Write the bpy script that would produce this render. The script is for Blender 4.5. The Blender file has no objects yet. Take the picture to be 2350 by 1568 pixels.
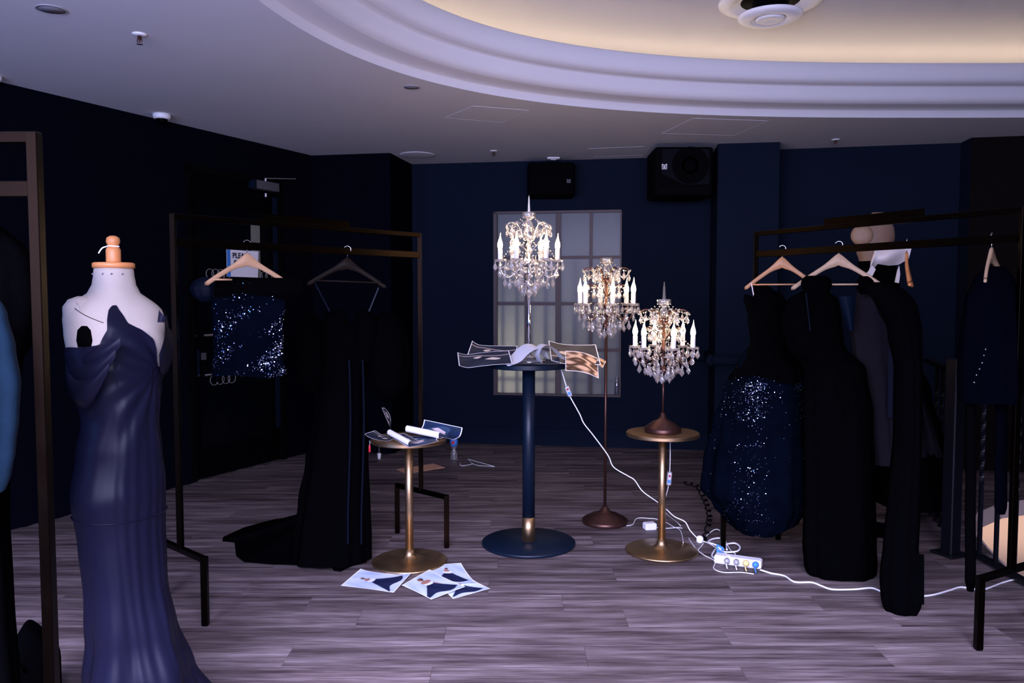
import bpy, math, random
from math import sin, cos, pi, radians, sqrt, atan2, exp
from mathutils import Vector, Matrix
random.seed(7)
SC = bpy.context.scene
COL = SC.collection

# ------------------------------------------------------------------ camera, light, exposure
CAMH, FPX, PITCH = 1.467, 1828.0, radians(3.2)
cam_d = bpy.data.cameras.new('camera'); cam_d.sensor_width = 36.0; cam_d.lens = 36.0 * FPX / 2350.0
cam_d.clip_start = 0.05
cam = bpy.data.objects.new('camera', cam_d); COL.objects.link(cam)
cam.location = (0, 0, CAMH); cam.rotation_euler = (pi / 2 - PITCH, 0, 0)
SC.camera = cam
world = bpy.data.worlds.new('world'); SC.world = world; world.use_nodes = True
world.node_tree.nodes['Background'].inputs[0].default_value = (0.20, 0.30, 0.80, 1)
world.node_tree.nodes['Background'].inputs[1].default_value = 0.02
VS = SC.view_settings
VS.view_transform = 'Standard'; VS.look = 'None'; VS.gamma = 1.0; VS.use_curve_mapping = False
VS.exposure = 0.0
SC.cycles.sample_clamp_indirect = 3.0
SC.cycles.max_bounces = 8; SC.cycles.diffuse_bounces = 4; SC.cycles.transparent_max_bounces = 20

def area_light(name, loc, rot, sx, sy, energy, color, spread=None):
    d = bpy.data.lights.new(name, 'AREA'); d.shape = 'RECTANGLE'; d.size = sx; d.size_y = sy
    d.energy = energy; d.color = color
    if spread: d.spread = spread
    o = bpy.data.objects.new(name, d); COL.objects.link(o); o.location = loc; o.rotation_euler = rot
    return o
# daylight through the wide window in the wall behind the camera
area_light('daylight_rear_window', (-0.7, -0.50, 1.85), (pi / 2 - radians(24), 0, radians(-3)), 4.2, 1.6, 440, (0.60, 0.60, 1.0))
area_light('near_floor_fill', (-0.2, -0.45, 2.40), (pi / 2 - radians(52), 0, radians(-3)), 4.0, 0.5, 330, (0.64, 0.60, 1.0), spread=radians(82))  # added narrow-beam fill that brightens the near floor, no window of its own
# bluer daylight from the corner window left of the viewpoint
area_light('daylight_corner_window', (-4.0, -0.3, 1.25), (pi / 2 + radians(12), 0, radians(-42)), 1.8, 1.8, 120, (0.10, 0.30, 1.0))
# daylight behind the frosted window in the back wall
area_light('daylight_back_window', (-0.15, 8.60, 0.75), (-pi / 2, 0, 0), 0.8, 0.7, 10.0, (1.0, 0.90, 0.72))
# lamp of the lower landing
area_light('landing_lamp', (5.2, 7.9, -0.2), (0, 0, 0), 2.5, 2.0, 24, (1.0, 0.74, 0.64))

# ------------------------------------------------------------------ pixel helpers (2350 x 1568 frame -> world)
CP, SP = cos(PITCH), sin(PITCH)
def ray(px, py):
    x = (px - 1175.0) / FPX; y = -(py - 784.0) / FPX
    return Vector((x, CP + y * SP, -SP + y * CP))
def onz(px, py, z=0.0):
    r = ray(px, py); t = (z - CAMH) / r.z
    return Vector((0, 0, CAMH)) + r * t
def onY(px, py, Y):
    r = ray(px, py); return Vector((0, 0, CAMH)) + r * (Y / r.y)
def onplane(px, py, p0, p1):
    """hit of a pixel with the vertical plane through floor points p0, p1"""
    r = ray(px, py); d = Vector((p1[0] - p0[0], p1[1] - p0[1])); n = Vector((-d.y, d.x))
    t = (n.x * p0[0] + n.y * p0[1]) / (n.x * r.x + n.y * r.y)
    return Vector((0, 0, CAMH)) + r * t

# ------------------------------------------------------------------ materials
MATS = {}
def mat(name, col, rough=0.6, metal=0.0, var=0.12, scale=30.0, spec=0.5, bump=0.0, emit=None, strength=0.0, stretch=(1, 1, 1), sheen=0.0, coat=0.0, rvar=0.0):
    if name in MATS: return MATS[name]
    m = bpy.data.materials.new(name); m.use_nodes = True; nt = m.node_tree; b = nt.nodes['Principled BSDF']
    b.inputs['Roughness'].default_value = rough; b.inputs['Metallic'].default_value = metal
    b.inputs['Specular IOR Level'].default_value = spec
    b.inputs['Sheen Weight'].default_value = sheen; b.inputs['Coat Weight'].default_value = coat
    tc = nt.nodes.new('ShaderNodeTexCoord'); mp = nt.nodes.new('ShaderNodeMapping'); mp.inputs['Scale'].default_value = stretch
    nz = nt.nodes.new('ShaderNodeTexNoise'); nz.inputs['Scale'].default_value = scale; nz.inputs['Detail'].default_value = 4
    mx = nt.nodes.new('ShaderNodeMix'); mx.data_type = 'RGBA'
    lo = [max(0, c * (1 - var)) for c in col]; hi = [min(1, c * (1 + var)) for c in col]
    mx.inputs[6].default_value = (*lo, 1); mx.inputs[7].default_value = (*hi, 1)
    nt.links.new(tc.outputs['Object'], mp.inputs[0]); nt.links.new(mp.outputs[0], nz.inputs['Vector'])
    nt.links.new(nz.outputs['Fac'], mx.inputs[0]); nt.links.new(mx.outputs[2], b.inputs['Base Color'])
    if bump:
        bp = nt.nodes.new('ShaderNodeBump'); bp.inputs['Strength'].default_value = bump; bp.inputs['Distance'].default_value = 0.002
        nt.links.new(nz.outputs['Fac'], bp.inputs['Height']); nt.links.new(bp.outputs[0], b.inputs['Normal'])
    if rvar:
        mr = nt.nodes.new('ShaderNodeMapRange'); mr.inputs[3].default_value = rough - rvar; mr.inputs[4].default_value = rough + rvar
        nt.links.new(nz.outputs['Fac'], mr.inputs[0]); nt.links.new(mr.outputs[0], b.inputs['Roughness'])
    if emit:
        b.inputs['Emission Color'].default_value = (*emit, 1); b.inputs['Emission Strength'].default_value = strength
    MATS[name] = m; return m

def mat_crystal(name, tint=(1, 1, 1)):
    m = bpy.data.materials.new(name); m.use_nodes = True; nt = m.node_tree; nt.nodes.clear()
    out = nt.nodes.new('ShaderNodeOutputMaterial')
    tr = nt.nodes.new('ShaderNodeBsdfTransparent'); tr.inputs[0].default_value = (0.93, 0.93, 0.95, 1)
    gl = nt.nodes.new('ShaderNodeBsdfGlossy'); gl.inputs['Roughness'].default_value = 0.08; gl.inputs[0].default_value = (1, 1, 1, 1)
    df = nt.nodes.new('ShaderNodeBsdfTranslucent'); df.inputs[0].default_value = (0.9 * tint[0], 0.9 * tint[1], 0.9 * tint[2], 1)
    tc = nt.nodes.new('ShaderNodeTexCoord'); nz = nt.nodes.new('ShaderNodeTexNoise'); nz.inputs['Scale'].default_value = 25
    nt.links.new(tc.outputs['Object'], nz.inputs['Vector'])
    lw = nt.nodes.new('ShaderNodeLayerWeight'); lw.inputs[0].default_value = 0.55
    mr = nt.nodes.new('ShaderNodeMapRange'); mr.inputs[3].default_value = 0.18; mr.inputs[4].default_value = 0.9
    nt.links.new(lw.outputs['Facing'], mr.inputs[0])
    m1 = nt.nodes.new('ShaderNodeMixShader'); nt.links.new(mr.outputs[0], m1.inputs[0]); nt.links.new(tr.outputs[0], m1.inputs[1]); nt.links.new(gl.outputs[0], m1.inputs[2])
    mr2 = nt.nodes.new('ShaderNodeMapRange'); mr2.inputs[3].default_value = 0.05; mr2.inputs[4].default_value = 0.24
    nt.links.new(nz.outputs['Fac'], mr2.inputs[0])
    m2 = nt.nodes.new('ShaderNodeMixShader'); nt.links.new(mr2.outputs[0], m2.inputs[0]); nt.links.new(m1.outputs[0], m2.inputs[1])
    d2 = nt.nodes.new('ShaderNodeBsdfDiffuse'); d2.inputs[0].default_value = (0.9 * tint[0], 0.88 * tint[1], 0.84 * tint[2], 1); m3 = nt.nodes.new('ShaderNodeMixShader'); m3.inputs[0].default_value = .5
    nt.links.new(df.outputs[0], m3.inputs[1]); nt.links.new(d2.outputs[0], m3.inputs[2]); nt.links.new(m3.outputs[0], m2.inputs[2])
    nt.links.new(m2.outputs[0], out.inputs[0])
    MATS[name] = m; return m

def mat_floor():
    m = bpy.data.materials.new('oak_vinyl'); m.use_nodes = True; nt = m.node_tree; b = nt.nodes['Principled BSDF']
    tc = nt.nodes.new('ShaderNodeTexCoord'); oi = nt.nodes.new('ShaderNodeObjectInfo')
    ad = nt.nodes.new('ShaderNodeVectorMath'); ad.operation = 'ADD'
    cx = nt.nodes.new('ShaderNodeCombineXYZ'); mu = nt.nodes.new('ShaderNodeMath'); mu.operation = 'MULTIPLY'; mu.inputs[1].default_value = 37.0
    nt.links.new(oi.outputs['Random'], mu.inputs[0]); nt.links.new(mu.outputs[0], cx.inputs[0]); nt.links.new(mu.outputs[0], cx.inputs[2])
    nt.links.new(tc.outputs['Object'], ad.inputs[0]); nt.links.new(cx.outputs[0], ad.inputs[1])
    def noise(sc, stretch, det):
        mp = nt.nodes.new('ShaderNodeMapping'); mp.inputs['Scale'].default_value = stretch
        n = nt.nodes.new('ShaderNodeTexNoise'); n.inputs['Scale'].default_value = sc; n.inputs['Detail'].default_value = det; n.inputs['Roughness'].default_value = 0.62
        nt.links.new(ad.outputs[0], mp.inputs[0]); nt.links.new(mp.outputs[0], n.inputs['Vector']); return n
    n1 = noise(2.6, (0.55, 6.5, 1), 5); n2 = noise(10, (0.45, 9, 1), 4); n3 = noise(2.2, (1, 4, 1), 2)
    a1 = nt.nodes.new('ShaderNodeMath'); a1.operation = 'MULTIPLY_ADD'; a1.inputs[1].default_value = 0.66
    a2 = nt.nodes.new('ShaderNodeMath'); a2.operation = 'MULTIPLY'; a2.inputs[1].default_value = 0.34
    nt.links.new(n2.outputs[0], a2.inputs[0]); nt.links.new(n1.outputs[0], a1.inputs[0]); nt.links.new(a2.outputs[0], a1.inputs[2])
    cr = nt.nodes.new('ShaderNodeValToRGB'); e = cr.color_ramp.elements
    e[0].position = 0.34; e[0].color = (0.026, 0.018, 0.018, 1); e[1].position = 0.66; e[1].color = (0.235, 0.192, 0.190, 1)
    x = e.new(0.47); x.color = (0.082, 0.062, 0.061, 1); x = e.new(0.57); x.color = (0.150, 0.120, 0.118, 1)
    nt.links.new(a1.outputs[0], cr.inputs[0])
    hs = nt.nodes.new('ShaderNodeHueSaturation'); mr = nt.nodes.new('ShaderNodeMapRange'); mr.inputs[3].default_value = 0.78; mr.inputs[4].default_value = 1.18
    nt.links.new(oi.outputs['Random'], mr.inputs[0]); nt.links.new(mr.outputs[0], hs.inputs['Value']); nt.links.new(cr.outputs[0], hs.inputs['Color'])
    nt.links.new(hs.outputs[0], b.inputs['Base Color'])
    b.inputs['Roughness'].default_value = 0.55; b.inputs['Specular IOR Level'].default_value = 0.12
    bp = nt.nodes.new('ShaderNodeBump'); bp.inputs['Strength'].default_value = 0.25; bp.inputs['Distance'].default_value = 0.001
    nt.links.new(n2.outputs[0], bp.inputs['Height']); nt.links.new(bp.outputs[0], b.inputs['Normal'])
    MATS['oak_vinyl'] = m; return m

def mat_print():
    m = bpy.data.materials.new('photo_print'); m.use_nodes = True; nt = m.node_tree; b = nt.nodes['Principled BSDF']
    at = nt.nodes.new('ShaderNodeAttribute'); at.attribute_name = 'ink'
    nt.links.new(at.outputs['Color'], b.inputs['Base Color'])
    b.inputs['Roughness'].default_value = 0.5; b.inputs['Specular IOR Level'].default_value = 0.12
    return m

def mat_pane():
    m = bpy.data.materials.new('frosted_glass'); m.use_nodes = True; nt = m.node_tree; nt.nodes.clear()
    out = nt.nodes.new('ShaderNodeOutputMaterial')
    t = nt.nodes.new('ShaderNodeBsdfTranslucent'); t.inputs[0].default_value = (0.85, 0.86, 0.84, 1)
    g = nt.nodes.new('ShaderNodeBsdfPrincipled'); g.inputs['Base Color'].default_value = (0.13, 0.155, 0.20, 1); g.inputs['Roughness'].default_value = 0.3
    tc = nt.nodes.new('ShaderNodeTexCoord'); nz = nt.nodes.new('ShaderNodeTexNoise'); nz.inputs['Scale'].default_value = 9
    nt.links.new(tc.outputs['Object'], nz.inputs['Vector'])
    mr = nt.nodes.new('ShaderNodeMapRange'); mr.inputs[3].default_value = 0.45; mr.inputs[4].default_value = 0.6
    nt.links.new(nz.outputs[0], mr.inputs[0])
    mx = nt.nodes.new('ShaderNodeMixShader'); nt.links.new(mr.outputs[0], mx.inputs[0]); nt.links.new(g.outputs[0], mx.inputs[1]); nt.links.new(t.outputs[0], mx.inputs[2])
    nt.links.new(mx.outputs[0], out.inputs[0]); return m

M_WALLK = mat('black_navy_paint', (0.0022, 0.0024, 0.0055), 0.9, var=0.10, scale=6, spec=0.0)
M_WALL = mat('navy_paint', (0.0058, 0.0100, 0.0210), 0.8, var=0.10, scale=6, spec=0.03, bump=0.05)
M_WALLB = mat('umber_paint', (0.0048, 0.0026, 0.0028), 0.9, var=0.1, scale=6, spec=0.1)
M_CEIL = mat('white_plaster', (0.60, 0.595, 0.61), 0.9, var=0.03, scale=3, spec=0.2)
M_FLOOR = mat_floor()
M_SUB = mat('subfloor', (0.05, 0.035, 0.03), 0.9)
M_BEIGE = mat('beige_stone', (0.62, 0.50, 0.44), 0.7, var=0.04, scale=2)
M_BLACKM = mat('bronze_black_steel', (0.0058, 0.0036, 0.0025), 0.38, metal=1.0, var=0.2, scale=12, rvar=0.05)
M_BLACK = mat('black_plastic', (0.0015, 0.0015, 0.0022), 0.7, var=0.2, spec=0.03)
M_GRILLE = mat('black_grille_cloth', (0.002, 0.002, 0.0025), 0.95, var=0.3, scale=400, spec=0.03)
M_BLACKGL = mat('black_glass', (0.0012, 0.0012, 0.0018), 0.3, var=0.1, spec=0.04)
M_VELVET = mat('black_velvet', (0.0010, 0.0010, 0.0013), 0.95, var=0.3, scale=60, spec=0.0)
M_SATINN = mat('navy_satin', (0.0046, 0.0046, 0.0125), 0.38, var=0.08, scale=14, spec=0.10, sheen=0.0)
M_TULLE = mat('navy_tulle', (0.0009, 0.0019, 0.0046), 0.8, var=0.6, scale=9, spec=0.0)
M_DUSK = mat('slate_wool', (0.011, 0.0095, 0.013), 0.95, var=0.15, scale=30, spec=0.0)
M_NAVYW = mat('navy_wool', (0.0008, 0.0011, 0.0026), 0.95, var=0.2, scale=80, spec=0.0)
M_BLUEF = mat('blue_denim', (0.003, 0.014, 0.028), 0.85, var=0.2, scale=70, spec=0.15, bump=0.2)
M_SEQ = mat('sequin_foil', (0.42, 0.52, 0.78), 0.16, metal=1.0, var=0.1)
M_GOLD = mat('brushed_brass', (0.50, 0.335, 0.175), 0.38, metal=1.0, var=0.1, scale=18, stretch=(1, 1, 8), rvar=0.05)
M_NAVYM = mat('navy_powder_coat', (0.0020, 0.0065, 0.0160), 0.42, var=0.1, scale=40, spec=0.25)
M_BRONZE = mat('dark_bronze', (0.075, 0.034, 0.026), 0.38, metal=0.8, var=0.2, scale=25)
M_CHROME = mat('polished_chrome', (0.78, 0.78, 0.82), 0.14, metal=1.0, var=0.03)
M_STEEL = mat('brushed_steel', (0.45, 0.44, 0.46), 0.35, metal=0.9, var=0.06)
M_WOODL = mat('beech_wood', (0.50, 0.29, 0.15), 0.5, var=0.18, scale=8, stretch=(1, 1, 10), spec=0.4)
M_WOODP = mat('pale_birch_wood', (0.44, 0.29, 0.17), 0.5, var=0.14, scale=8, stretch=(1, 1, 10), spec=0.4)
M_WOODR = mat('orange_cherry_wood', (0.50, 0.19, 0.060), 0.42, var=0.25, scale=10, stretch=(1, 1, 8), spec=0.4)
M_WOODD = mat('dark_walnut_wood', (0.012, 0.008, 0.006), 0.5, var=0.2, scale=10, spec=0.08)
M_FORM = mat('cream_calico', (0.36, 0.315, 0.265), 0.85, var=0.07, scale=18, spec=0.15, bump=0.1)
M_NUDE = mat('nude_satin', (0.22, 0.135, 0.088), 0.55, var=0.12, scale=40)
M_LACE = mat('gold_lace', (0.25, 0.155, 0.085), 0.5, var=0.6, scale=160, bump=0.6)
M_CREAM = mat('cream_satin', (0.82, 0.74, 0.68), 0.4, var=0.05, scale=10)
M_WHITE = mat('white_plastic', (0.80, 0.80, 0.80), 0.4, var=0.03)
M_PAPER = mat('white_paper', (0.82, 0.82, 0.83), 0.7, var=0.03, scale=12)
M_INK = mat('black_ink', (0.01, 0.01, 0.015), 0.7)
M_PRINT = mat_print()
M_BLUEL = mat('blue_tag', (0.05, 0.22, 0.62), 0.5)
M_CARD = mat('brown_cardboard', (0.50, 0.27, 0.15), 0.85, var=0.12, scale=20)
M_RED = mat('red_plastic', (0.45, 0.02, 0.03), 0.4)
M_YEL = mat('yellow_plastic', (0.75, 0.60, 0.22), 0.45)
M_FRAME = mat('brown_steel_frame', (0.055, 0.036, 0.032), 0.5, metal=0.3, var=0.15)
M_STRIP = mat('grey_green_strip', (0.16, 0.16, 0.125), 0.8, var=0.15, scale=4)
M_DARKGLASS = mat('tinted_pane', (0.0015, 0.002, 0.0032), 0.15, var=0.1, spec=0.1)
M_BULB = mat('lit_bulb', (1, 0.9, 0.75), 0.3, emit=(1.0, 0.66, 0.36), strength=80.0)
M_COVE = mat('warm_led_strip', (1, 0.9, 0.75), 0.3, emit=(1.0, 0.76, 0.53), strength=19.0)
M_IRON = mat('dark_iron', (0.0011, 0.0017, 0.004), 0.5, var=0.2, spec=0.2)
M_CRYS = mat_crystal('cut_crystal')
M_CRYSW = mat_crystal('warm_crystal', (1.0, 0.9, 0.78))
M_CANDLE = mat('candle_sleeve', (0.86, 0.84, 0.82), 0.45, var=0.03)
M_CLEARP = mat_crystal('clear_plastic')
M_BULB2 = M_BULB
M_PANE = mat_pane()
M_BAFFLE = mat('dull_black_baffle', (0.0025, 0.0032, 0.006), 0.8, var=0.2, spec=0.1)
M_LOGO = mat('logo_white', (0.85, 0.85, 0.85), 0.5)
M_LOGOD = mat('logo_grey', (0.10, 0.11, 0.13), 0.5)
M_RING = mat('ring_decal', (0.34, 0.33, 0.30), 0.6)

# ------------------------------------------------------------------ mesh builder
class MB:
    def __init__(s): s.v = []; s.f = []; s.mi = []
    def add(s, vs, fs, mi=0):
        n = len(s.v); s.v += [tuple(v) for v in vs]; s.f += [tuple(i + n for i in f) for f in fs]; s.mi += [mi] * len(fs); return s
    def box(s, c, d, R=None, mi=0, bev=0.0):
        c = Vector(c); hx, hy, hz = d[0] / 2, d[1] / 2, d[2] / 2
        if bev <= 0:
            vs = [Vector((x, y, z)) for x in (-hx, hx) for y in (-hy, hy) for z in (-hz, hz)]
            fs = [(0, 1, 3, 2), (4, 6, 7, 5), (0, 4, 5, 1), (2, 3, 7, 6), (0, 2, 6, 4), (1, 5, 7, 3)]
        else:
            vs = []; b = min(bev, hx * .9, hy * .9, hz * .9)
            prof = [(-hz, b), (-hz + b, 0), (hz - b, 0), (hz, b)]
            for z, i in prof:
                a, e = hx - i, hy - i; k = b
                for x, y in ((-a + k, -e), (a - k, -e), (a, -e + k), (a, e - k), (a - k, e), (-a + k, e), (-a, e - k), (-a, -e + k)): vs.append(Vector((x, y, z)))
            fs = []
            for r in range(3):
                for q in range(8): fs.append((r * 8 + q, r * 8 + (q + 1) % 8, (r + 1) * 8 + (q + 1) % 8, (r + 1) * 8 + q))
            fs.append(tuple(range(7, -1, -1))); fs.append(tuple(range(24, 32)))
        if R is not None: vs = [R @ v for v in vs]
        return s.add([v + c for v in vs], fs, mi)
    def bar(s, p, q, w, h=None, mi=0, bev=0.0):
        """square bar from p to q"""
        p, q = Vector(p), Vector(q); d = q - p; L = d.length; h = h or w
        x = d.normalized(); up = Vector((0, 0, 1)) if abs(x.z) < .95 else Vector((1, 0, 0))
        y = up.cross(x).normalized(); z = x.cross(y)
        R = Matrix((x, y, z)).transposed()
        return s.box((p + q) / 2, (L, w, h), R, mi, bev)
    def tube(s, pts, r, n=8, caps=True, mi=0, closed=False):
        pts = [Vector(p) for p in pts]; m = len(pts); rr = r if isinstance(r, (list, tuple)) else [r] * m
        vs = []; prev = None
        for i, p in enumerate(pts):
            a = pts[(i - 1) % m] if (closed or i > 0) else p; b = pts[(i + 1) % m] if (closed or i < m - 1) else p
            t = (b - a).normalized()
            if prev is None:
                u = Vector((0, 0, 1)) if abs(t.z) < .9 else Vector((1, 0, 0)); x = t.cross(u).normalized()
            else:
                x = (prev - t * prev.dot(t)).normalized()
            prev = x; y = t.cross(x)
            for k in range(n):
                an = 2 * pi * k / n; vs.append(p + (x * cos(an) + y * sin(an)) * rr[i])
        fs = []
        for i in range(m if closed else m - 1):
            j = (i + 1) % m
            for k in range(n): fs.append((i * n + k, i * n + (k + 1) % n, j * n + (k + 1) % n, j * n + k))
        if caps and not closed:
            fs.append(tuple(range(n - 1, -1, -1))); fs.append(tuple(range((m - 1) * n, m * n)))
        return s.add(vs, fs, mi)
    def lathe(s, prof, n=24, c=(0, 0, 0), mi=0, wob=None):
        vs = []; c = Vector(c)
        for j, (r, z) in enumerate(prof):
            for k in range(n):
                a = 2 * pi * k / n; q = r * (1 + (wob[0] * cos(wob[1] * a) * (wob[2][j]) if wob else 0))
                vs.append(c + Vector((q * cos(a), q * sin(a), z)))
        fs = []
        for j in range(len(prof) - 1):
            for k in range(n): fs.append((j * n + k, j * n + (k + 1) % n, (j + 1) * n + (k + 1) % n, (j + 1) * n + k))
        if prof[0][0] > 1e-5: fs.append(tuple(range(n - 1, -1, -1)))
        if prof[-1][0] > 1e-5: fs.append(tuple(range((len(prof) - 1) * n, len(prof) * n)))
        return s.add(vs, fs, mi)
    def grid(s, fn, nu, nv, wrap=False, mi=0):
        vs = [fn(i / (nu if wrap else nu - 1), j / (nv - 1)) for j in range(nv) for i in range(nu)]
        fs = []
        for j in range(nv - 1):
            for i in range(nu if wrap else nu - 1):
                k = (i + 1) % nu; fs.append((j * nu + i, j * nu + k, (j + 1) * nu + k, (j + 1) * nu + i))
        return s.add(vs, fs, mi)
    def prism(s, poly, z0, z1, M=None, mi=0):
        n = len(poly); vs = [Vector((x, y, z0)) for x, y in poly] + [Vector((x, y, z1)) for x, y in poly]
        if M is not None: vs = [M @ v for v in vs]
        fs = [tuple(range(n - 1, -1, -1)), tuple(range(n, 2 * n))] + [(i, (i + 1) % n, n + (i + 1) % n, n + i) for i in range(n)]
        return s.add(vs, fs, mi)
    def ball(s, c, r, n=6, m=4, mi=0):
        c = Vector(c); vs = [c + Vector((0, 0, -r))]
        for j in range(1, m):
            t = -pi / 2 + pi * j / m
            for k in range(n): vs.append(c + Vector((r * cos(t) * cos(2 * pi * k / n), r * cos(t) * sin(2 * pi * k / n), r * sin(t))))
        vs.append(c + Vector((0, 0, r))); fs = []
        for k in range(n): fs.append((0, 1 + (k + 1) % n, 1 + k))
        for j in range(m - 2):
            for k in range(n): fs.append((1 + j * n + k, 1 + j * n + (k + 1) % n, 1 + (j + 1) * n + (k + 1) % n, 1 + (j + 1) * n + k))
        L = len(vs) - 1
        for k in range(n): fs.append((L, 1 + (m - 2) * n + k, 1 + (m - 2) * n + (k + 1) % n))
        return s.add(vs, fs, mi)
    def mesh(s, name, mats, smooth=False):
        me = bpy.data.meshes.new(name); me.from_pydata(s.v, [], s.f)
        for m in (mats if isinstance(mats, (list, tuple)) else [mats]): me.materials.append(m)
        if any(s.mi): me.polygons.foreach_set('material_index', s.mi)
        if smooth: me.polygons.foreach_set('use_smooth', [True] * len(me.polygons))
        me.update(); return me
    def build(s, name, mats, parent=None, smooth=False, loc=None):
        return link(name, s.mesh(name, mats, smooth), parent, loc)
def link(name, data, parent=None, loc=None):
    o = bpy.data.objects.new(name, data); COL.objects.link(o)
    if parent is not None: o.parent = parent
    if loc is not None: o.location = loc
    return o
def tag(o, label=None, cat=None, group=None, kind=None):
    if label: o['label'] = label
    if cat: o['category'] = cat
    if group: o['group'] = group
    if kind: o['kind'] = kind
    return o
def thing(name, label, cat, loc=(0, 0, 0), rz=0.0, group=None):
    o = bpy.data.objects.new(name, None); COL.objects.link(o); o.empty_display_size = 0.05
    o.location = loc; o.rotation_euler = (0, 0, rz); return tag(o, label, cat, group)
def struct(o, label, cat): return tag(o, label, cat, kind='structure')
def lerp(a, b, t): return a + (b - a) * t
def interp(xs, ys, x):
    if x <= xs[0]: return ys[0]
    for i in range(len(xs) - 1):
        if x <= xs[i + 1]:
            t = (x - xs[i]) / (xs[i + 1] - xs[i]); return ys[i] + (ys[i + 1] - ys[i]) * t
    return ys[-1]
def sinterp(xs, ys, x):
    if x <= xs[0]: return ys[0]
    for i in range(len(xs) - 1):
        if x <= xs[i + 1]:
            t = (x - xs[i]) / (xs[i + 1] - xs[i]); t = t * t * (3 - 2 * t); return ys[i] + (ys[i + 1] - ys[i]) * t
    return ys[-1]
def catmull(pts, k=6, closed=False):
    pts = [Vector(p) for p in pts]; out = []; n = len(pts)
    for i in range(n if closed else n - 1):
        g = (lambda j: pts[j % n]) if closed else (lambda j: pts[max(0, min(n - 1, j))])
        a, b, c, d = g(i - 1), g(i), g(i + 1), g(i + 2)
        for q in range(k):
            t = q / k; out.append(0.5 * ((2 * b) + (c - a) * t + (2 * a - 5 * b + 4 * c - d) * t * t + (3 * b - a - 3 * c + d) * t ** 3))
    if not closed: out.append(pts[-1])
    return out
def text_mesh(body, size, name):
    cu = bpy.data.curves.new(name, 'FONT'); cu.body = body; cu.size = size; cu.extrude = 0.0003; cu.offset = 0.0016
    o = bpy.data.objects.new(name, cu); COL.objects.link(o); dg = bpy.context.evaluated_depsgraph_get()
    me = bpy.data.meshes.new_from_object(o.evaluated_get(dg)); bpy.data.objects.remove(o); return me

# ================================================================== SETTING
CZ = 2.79
WL0, WL1 = (-6.64, -2.0), (-1.877, 7.543)
W2, W3 = (-1.122, 7.408), (-1.0, 8.033)
WB1 = (1.90, 7.575)
C0, C1 = (1.782, 6.97), (2.29, 6.892)          # column front
WR0, WR1, WR2, WR3 = (2.405, 7.235), (3.858, 6.931), (3.822, 6.706), (9.0, 5.67)
# hole in the floor beyond the railing
HOLE = [(2.62, -1.0), (2.63, 3.4), (2.655, 3.9), (2.70, 4.26), (2.80, 4.62), (2.92, 4.97), (3.18, 5.36), (3.5, 5.62), (3.85, 5.76), (4.6, 5.86), (9.0, 5.86)]
def wall_x(Y): return WL0[0] + (WL1[0] - WL0[0]) * (Y - WL0[1]) / (WL1[1] - WL0[1])
def hole_x(Y):
    if Y >= 5.84: return 4.5
    return interp([p[1] for p in HOLE[:-1]], [p[0] for p in HOLE[:-1]], Y)

# floor slab (left of the hole + strip behind it)
mb = MB()
poly = [(-6.6, -2.0), (2.62, -2.0)] + HOLE[1:] + [(9.0, 8.2), (-2.2, 8.2), (-1.95, 7.6)]
mb.prism(poly, -0.11, -0.006)
floor = struct(mb.build('floor', M_SUB), 'grey brown oak plank floor of the whole room', 'floor')
PW, PL = 0.192, 1.22
def plank_mesh(L):
    b = MB(); b.box((L / 2, PW / 2, -0.003), (L - 0.0008, PW - 0.0008, 0.006), bev=0.0004); return b.mesh('plank', M_FLOOR)
full = plank_mesh(PL); row = 0; y = 1.55
while y < 8.0:
    ym = y + PW / 2
    x0 = wall_x(min(ym, 7.5)) if ym < 7.5 else -1.9
    x0 = max(x0, -3.4) if ym < 5 else x0
    x1 = min(hole_x(y), hole_x(y + PW)) - 0.004 if ym < 5.84 else 4.4
    if ym > 7.4: x0, x1 = -1.15, 2.3
    x = x0 - PL * ((row * 0.37 + 0.13 * sin(row * 5.1)) % 1.0)
    while x < x1 - 0.02:
        a, e = max(x, x0), min(x + PL, x1)
        if e - a > 0.05:
            if e - a > PL - 1e-4: o = link('plank', full, floor, (a, y, 0))
            else: o = link('plank', plank_mesh(e - a), floor, (a, y, 0))
        x += PL
    y += PW; row += 1
# lower landing seen through the floor opening
mb = MB(); mb.box((6.0, 8.5, -0.85), (7.4, 9.0, 0.08)); mb.box((2.2, 8.5, -0.46), (0.1, 9.0, 0.70))
struct(mb.build('floor_lower_landing', M_BEIGE), 'warm lit beige landing below the railing at right', 'landing')
mb = MB(); hp = [Vector((p[0], p[1], 0)) for p in HOLE[1:-1]]
for i in range(len(hp) - 1):
    a, b_ = hp[i], hp[i + 1]
    mb.add([a + Vector((0.004, -.004, -.115)), b_ + Vector((.004, -.004, -.115)), b_ + Vector((.004, -.004, -.004)), a + Vector((.004, -.004, -.004)),
            a + Vector((-.006, .006, -.115)), b_ + Vector((-.006, .006, -.115)), b_ + Vector((-.006, .006, -.004)), a + Vector((-.006, .006, -.004))],
           [(0, 1, 2, 3), (5, 4, 7, 6), (3, 2, 6, 7), (1, 0, 4, 5)])
struct(mb.build('trim_1', M_BEIGE), 'tan edging around the rounded floor opening at right', 'edge trim')

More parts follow.
